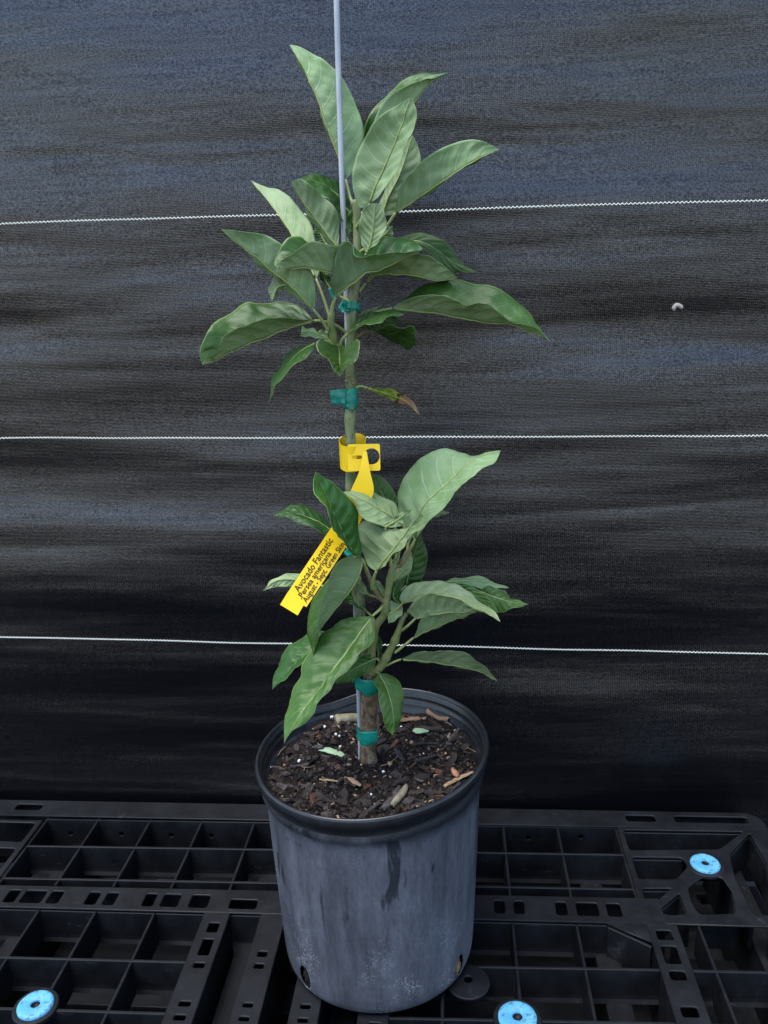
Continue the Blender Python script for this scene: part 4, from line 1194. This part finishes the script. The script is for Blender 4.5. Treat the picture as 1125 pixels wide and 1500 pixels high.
# ---------------------------------------------------------------- tape ties
def band(name, c1, r1, c2, r2, h, label, flag=None):
    """tape wound tightly round two rods; flag = pixel corners of the loose end"""
    root = empty(name, Vector(((c1.x + c2.x) / 2, (c1.y + c2.y) / 2, c1.z)))
    pts = []
    c2 = Vector((c2.x, c2.y, c1.z))
    for c, r in ((c1, r1), (c2, r2)):
        for k in range(24):
            a = 2 * math.pi * k / 24
            pts.append((c.x + r * math.cos(a), c.y + r * math.sin(a)))
    # convex hull
    pts = sorted(pts)
    def half(p):
        o = []
        for q in p:
            while len(o) > 1 and (o[-1][0] - o[-2][0]) * (q[1] - o[-2][1]) - (o[-1][1] - o[-2][1]) * (q[0] - o[-2][0]) <= 0: o.pop()
            o.append(q)
        return o
    hull = half(pts)[:-1] + half(pts[::-1])[:-1]
    hull.append(hull[0])
    C = catmull([(x, y, 0.0) for x, y in hull], 61)[:-1]
    V = []; F = []
    rows = 6; n = len(C)
    cc = C.mean(0)
    for layer, off in ((0, .0003), (1, .0001)):
        for j in range(rows):
            for i in range(n):
                q = C[i] + (C[i] - cc) / np.linalg.norm(C[i] - cc) * (off + .0004 * abs(math.sin(i * .45 + j * 1.1)) + .0005 * math.sin(j * 2.6 + i * .11))
                V.append((q[0], q[1], c1.z + h * (j / (rows - 1) - .5) + .0011 * math.sin(i * .31 + j * .4)))
    for layer in (0, 1):
        o = layer * rows * n
        for j in range(rows - 1):
            for i in range(n):
                i2 = (i + 1) % n
                f = (o + j * n + i, o + j * n + i2, o + (j + 1) * n + i2, o + (j + 1) * n + i)
                F.append(f if layer == 0 else f[::-1])
    for j in (0, rows - 1):
        for i in range(n):
            i2 = (i + 1) % n
            f = (j * n + i2, j * n + i, rows * n + j * n + i, rows * n + j * n + i2)
            F.append(f if j == 0 else f[::-1])
    L = np.array(root.location)
    link('tape_wrap', mesh_from('tape_wrap', [np.array(v) - L for v in V], F), root, [M['tape']])
    for fl in (flag or []):
        c = [zP(*p) for p in fl]
        V = []; F = []; n = 9
        f = fbm(int(fl[0][1]), .02)
        nrm = (c[1] - c[0]).cross(c[3] - c[0]).normalized()
        for s in (0, 1):
            for i in range(n):
                for j in range(n):
                    q = c[0].lerp(c[1], i / 8).lerp(c[3].lerp(c[2], i / 8), j / 8)
                    q = q + nrm * (.0012 * float(f(q)[0]) + .0003 * s)
                    V.append(q - root.location)
        for i in range(n - 1):
            for j in range(n - 1):
                a = i * n + j
                F.append((a, a + n, a + n + 1, a + 1)); b = a + n * n
                F.append((b, b + 1, b + n + 1, b + n))
        lp = [j for j in range(n)] + [i * n + n - 1 for i in range(1, n)] + [(n - 1) * n + j for j in range(n - 2, -1, -1)] + [i * n for i in range(n - 2, 0, -1)]
        for q in range(len(lp)):
            a, b = lp[q], lp[(q + 1) % len(lp)]
            F.append((a, b, b + n * n, a + n * n))
        link('tape_end', mesh_from('tape_end', V, F), root, [M['tape']])
    tag(root, label, 'tape tie')
    return root
c = zP('G', 413, 1035, 0)
band('tape_tie', c, .0070, stake_at(c.z), .0034, .021, 'teal tape tie with a square loose end on the bare stem by the withered leaf',
     [[('G', 240, 965, -.006), ('G', 372, 955, -.007), ('G', 376, 1080, -.007), ('G', 255, 1085, -.006)]])
c = zP('G', 432, 275, .001)
band('tape_tie', c, .0066, stake_at(c.z), .0031, .009, 'knotted teal tape tie at the stake among the upper leaves',
     [[('G', 310, 290, -.010), ('G', 350, 215, -.006), ('G', 410, 258, -.005), ('G', 352, 332, -.012)], [('G', 345, 240, -.008), ('G', 420, 240, -.007), ('G', 415, 285, -.008), ('G', 345, 320, -.007)],
      [('G', 228, 130, -.002), ('G', 262, 115, -.002), ('G', 300, 200, -.002), ('G', 262, 215, -.002)]])
c = zP('L', 672, 522, 0)
band('tape_tie', c, .0104, stake_at(c.z), .0031, .018, 'teal tape tie round stake and trunk just below the lowest branch',
     [[('L', 535, 488, -.004), ('L', 590, 475, -.008), ('L', 590, 512, -.008), ('L', 538, 518, -.004)]])
c = zP('L', 655, 868, 0)
band('tape_tie', c, .0103, stake_at(c.z), .0031, .017, 'teal tape tie round stake and trunk low down near the soil')
c = zP('H', 603, 830, .002)
band('tape_tie', c, .0072, stake_at(c.z), .0031, .014, 'teal tape tie mostly hidden beside the yellow tag',
     [[('H', 530, 835, -.003), ('H', 580, 800, -.005), ('H', 585, 860, -.005), ('H', 548, 865, -.003)]])

# ---------------------------------------------------------------- yellow tag
tagroot = empty('plant_tag', zP('J', 225, 430, -.09))
tag(tagroot, 'yellow printed plastic tag looped round the stem, its strip hanging slantwise', 'tag')
TR = np.array(tagroot.location)
def ribbon(name, centers, edges, n=30, mat=M['yellow'], th=.0005):
    """strip through centre points with explicit half-width vectors"""
    CE = catmull([tuple(a) + tuple(b) for a, b in zip(centers, edges)], n); C, E = CE[:, :3], CE[:, 3:]
    V = []; F = []
    for s in (0, 1):
        for i in range(n):
            T = C[min(i + 1, n - 1)] - C[max(i - 1, 0)]
            N = np.cross(T, E[i]); N /= np.linalg.norm(N)
            for k in (-1, -.33, .33, 1): V.append(C[i] + E[i] * k + N * th * (s - .5) - TR)
    m = n * 4
    for i in range(n - 1):
        for k in range(3):
            a = i * 4 + k
            F.append((a, a + 1, a + 5, a + 4)); F.append((m + a, m + a + 4, m + a + 5, m + a + 1))
        for k, sg in ((0, 1), (3, -1)):
            a = i * 4 + k
            f = (a, a + 4, m + a + 4, m + a); F.append(f if sg > 0 else f[::-1])
    F.append((0, m, m + 1, 1)); F.append((1, m + 1, m + 2, 2)); F.append((2, m + 2, m + 3, 3))
    e = (n - 1) * 4
    for k in range(3): F.append((e + k, e + k + 1, m + e + k + 1, m + e + k))
    return link(name, mesh_from(name, V, F, False), tagroot, [mat])
def cedge(r, pairs):
    """list of (left pixel, right pixel, depth left, depth right) -> centres and half widths"""
    Cn, Ed = [], []
    for (x0, y0, x1, y1, d0, d1) in pairs:
        a, b = zP(r, x0, y0, d0), zP(r, x1, y1, d1)
        Cn.append(tuple((a + b) / 2)); Ed.append(tuple((b - a) / 2))
    return Cn, Ed
# loop round the stem: a band of even height
cc = zP('H', 590, 150, 0)
C, E = [], []
fa = zP('H', 500, 70, .0); fb = zP('H', 680, 110, .0)
rx = (fb.x - fa.x) / 2; cx = (fa.x + fb.x) / 2
hz = .0138
lo = []
for k in range(0, 25):
    a = R(-62 - 300 * k / 24)
    x = cx + rx * math.cos(a); y = YS + .002 + .020 * math.sin(a)
    z0 = zP('H', 590, 190, -.016).z
    lo.append((x, y, z0 + .0035 * math.sin(a) + .002))
ribbon('tag_loop', lo, [(0, .0016 * math.sin(R(-62 - 300 * k / 24)), hz) for k in range(25)], 48)
# tongue with the round eye, in front
z0 = zP('H', 590, 190, -.016).z
ta = zP('H', 560, 190, -.019); tb = zP('H', 782, 186, -.017)
L = (tb - ta).length
cu = bpy.data.curves.new('tongue', 'CURVE'); cu.dimensions = '2D'; cu.fill_mode = 'BOTH'; cu.extrude = .0003
for lp in (rrect(0, L, -.0140, .0140, .002), circle(L * .735, .001, .0085, 20), rrect(.004, L * .44, -.0015, .0022, .0015)):
    s = cu.splines.new('POLY'); s.points.add(len(lp) - 1)
    for q, p in zip(s.points, lp): q.co = (*p, 0, 1)
    s.use_cyclic_u = True
tmp = bpy.data.objects.new('tmp', cu); COL.objects.link(tmp)
me = bpy.data.meshes.new_from_object(tmp.evaluated_get(bpy.context.evaluated_depsgraph_get()))
bpy.data.objects.remove(tmp); bpy.data.curves.remove(cu); me.materials.clear()
ux = (tb - ta).normalized(); uz = Vector((0, .12, 1)); uz = (uz - ux * uz.dot(ux)).normalized(); uy = uz.cross(ux)
o = link('tag_tongue', me, tagroot, [M['yellow']])
o.matrix_local = Matrix.Translation(ta - tagroot.location) @ Matrix((ux, uz, -uy)).transposed().to_4x4()
# neck and hanging strip
hx = lambda x, y: ((390 + x * S4 - 380) / S4, (630 + y * S4 - 790) / S4)
def HP(x, y): return hx(x, y)
prs = []
for (x0, y0, x1, y1, d0, d1) in ((668, 148, 690, 146, -.0235, -.0235), (640, 280, 714, 290, -.030, -.027), (582, 412, 737, 420, -.034, -.028), (545, 500, 690, 540, -.036, -.030), (457, 655, 597, 737, -.047, -.044)):
    a, b = HP(x0, y0), HP(x1, y1)
    prs.append((*a, *b, d0, d1))
pa = zP('J', 184, 380, -.102); pbb = zP('J', 322, 466, -.099); pc = zP('J', 440, 0, -.058)
along = (pc - pa) * 1.27
prs = prs[:4]
C, E = cedge('J', prs)
half = (pbb - pa) / 2
C.append(tuple((pa + pbb) / 2 + along)); E.append(tuple(half))
ribbon('tag_neck', C, E, 40)
ribbon('tag_strip', [tuple((pa + pbb) / 2), tuple((pa + pbb) / 2 + along)], [tuple(half), tuple(half)], 8)
C2, E2 = cedge('J', [(188, 374, 304, 452, -.1022, -.0994), (142, 449, 262, 522, -.1105, -.1080)])
ribbon('tag_end', C2, E2, 6)
# printing
axu = (pc - pa).normalized(); axv = (pa - pbb); Wd = axv.length; axv = (axv - axu * axv.dot(axu)).normalized(); axn = axu.cross(axv)
if axn.y > 0: axn = -axn
def text(body, x, y, length, size):
    cu = bpy.data.curves.new('t', 'FONT'); cu.body = body; cu.size = size; cu.extrude = .00004; cu.offset = .00008; cu.resolution_u = 3
    tmp = bpy.data.objects.new('tmp', cu); COL.objects.link(tmp)
    bpy.context.view_layer.update()
    me = bpy.data.meshes.new_from_object(tmp.evaluated_get(bpy.context.evaluated_depsgraph_get()))
    bpy.data.objects.remove(tmp); bpy.data.curves.remove(cu); me.materials.clear()
    xs = [v.co.x for v in me.vertices]; wd = max(xs) - min(xs)
    for v in me.vertices: v.co.x *= length / wd
    o = link('printed_line', me, tagroot, [M['ink']])
    org = pbb + axu * x + axv * y + axn * .0007
    o.matrix_local = Matrix.Translation(org - tagroot.location) @ Matrix((axu, axv, axu.cross(axv))).transposed().to_4x4()
zl = (pc - pa).length / 458.2      # metres of strip for one step of the enlarged photograph
text('Avocado Fantastic', .0075, Wd * .62, 431 * zl, .0098)
text('.Persea americana', .0030, Wd * .36, 376 * zl, .0082)
text('August - Sept. Green Skin', .0035, Wd * .10, 485 * zl, .0082)

# ---------------------------------------------------------------- grub on the fabric
def grub():
    pts = []
    for x, y in ((550, 500), (560, 430), (605, 385), (665, 400), (735, 455)):
        q = ony(950 + x * 80 / 1125, 420 + y * 80 / 1125, FY - .0045)
        pts.append(tuple(q))
    C = catmull(pts, 40)
    rad = []
    for i in range(40):
        t = i / 39
        rad.append(.0029 * (min(1, .55 + 3 * t, .55 + 3 * (1 - t))) * (1 + .13 * abs(math.sin(t * math.pi * 9))))
    c = np.array(pts[2])
    o = tube('grub', C, rad, M['grub'], None, 12, c)
    o.location = pts[2]
    yy = float(fab_y(np.array([c[0]]), np.array([c[2]]))[0])
    o.location.y = yy - .0035
    tag(o, 'tiny pale segmented grub arched on the black fabric', 'grub')
grub()
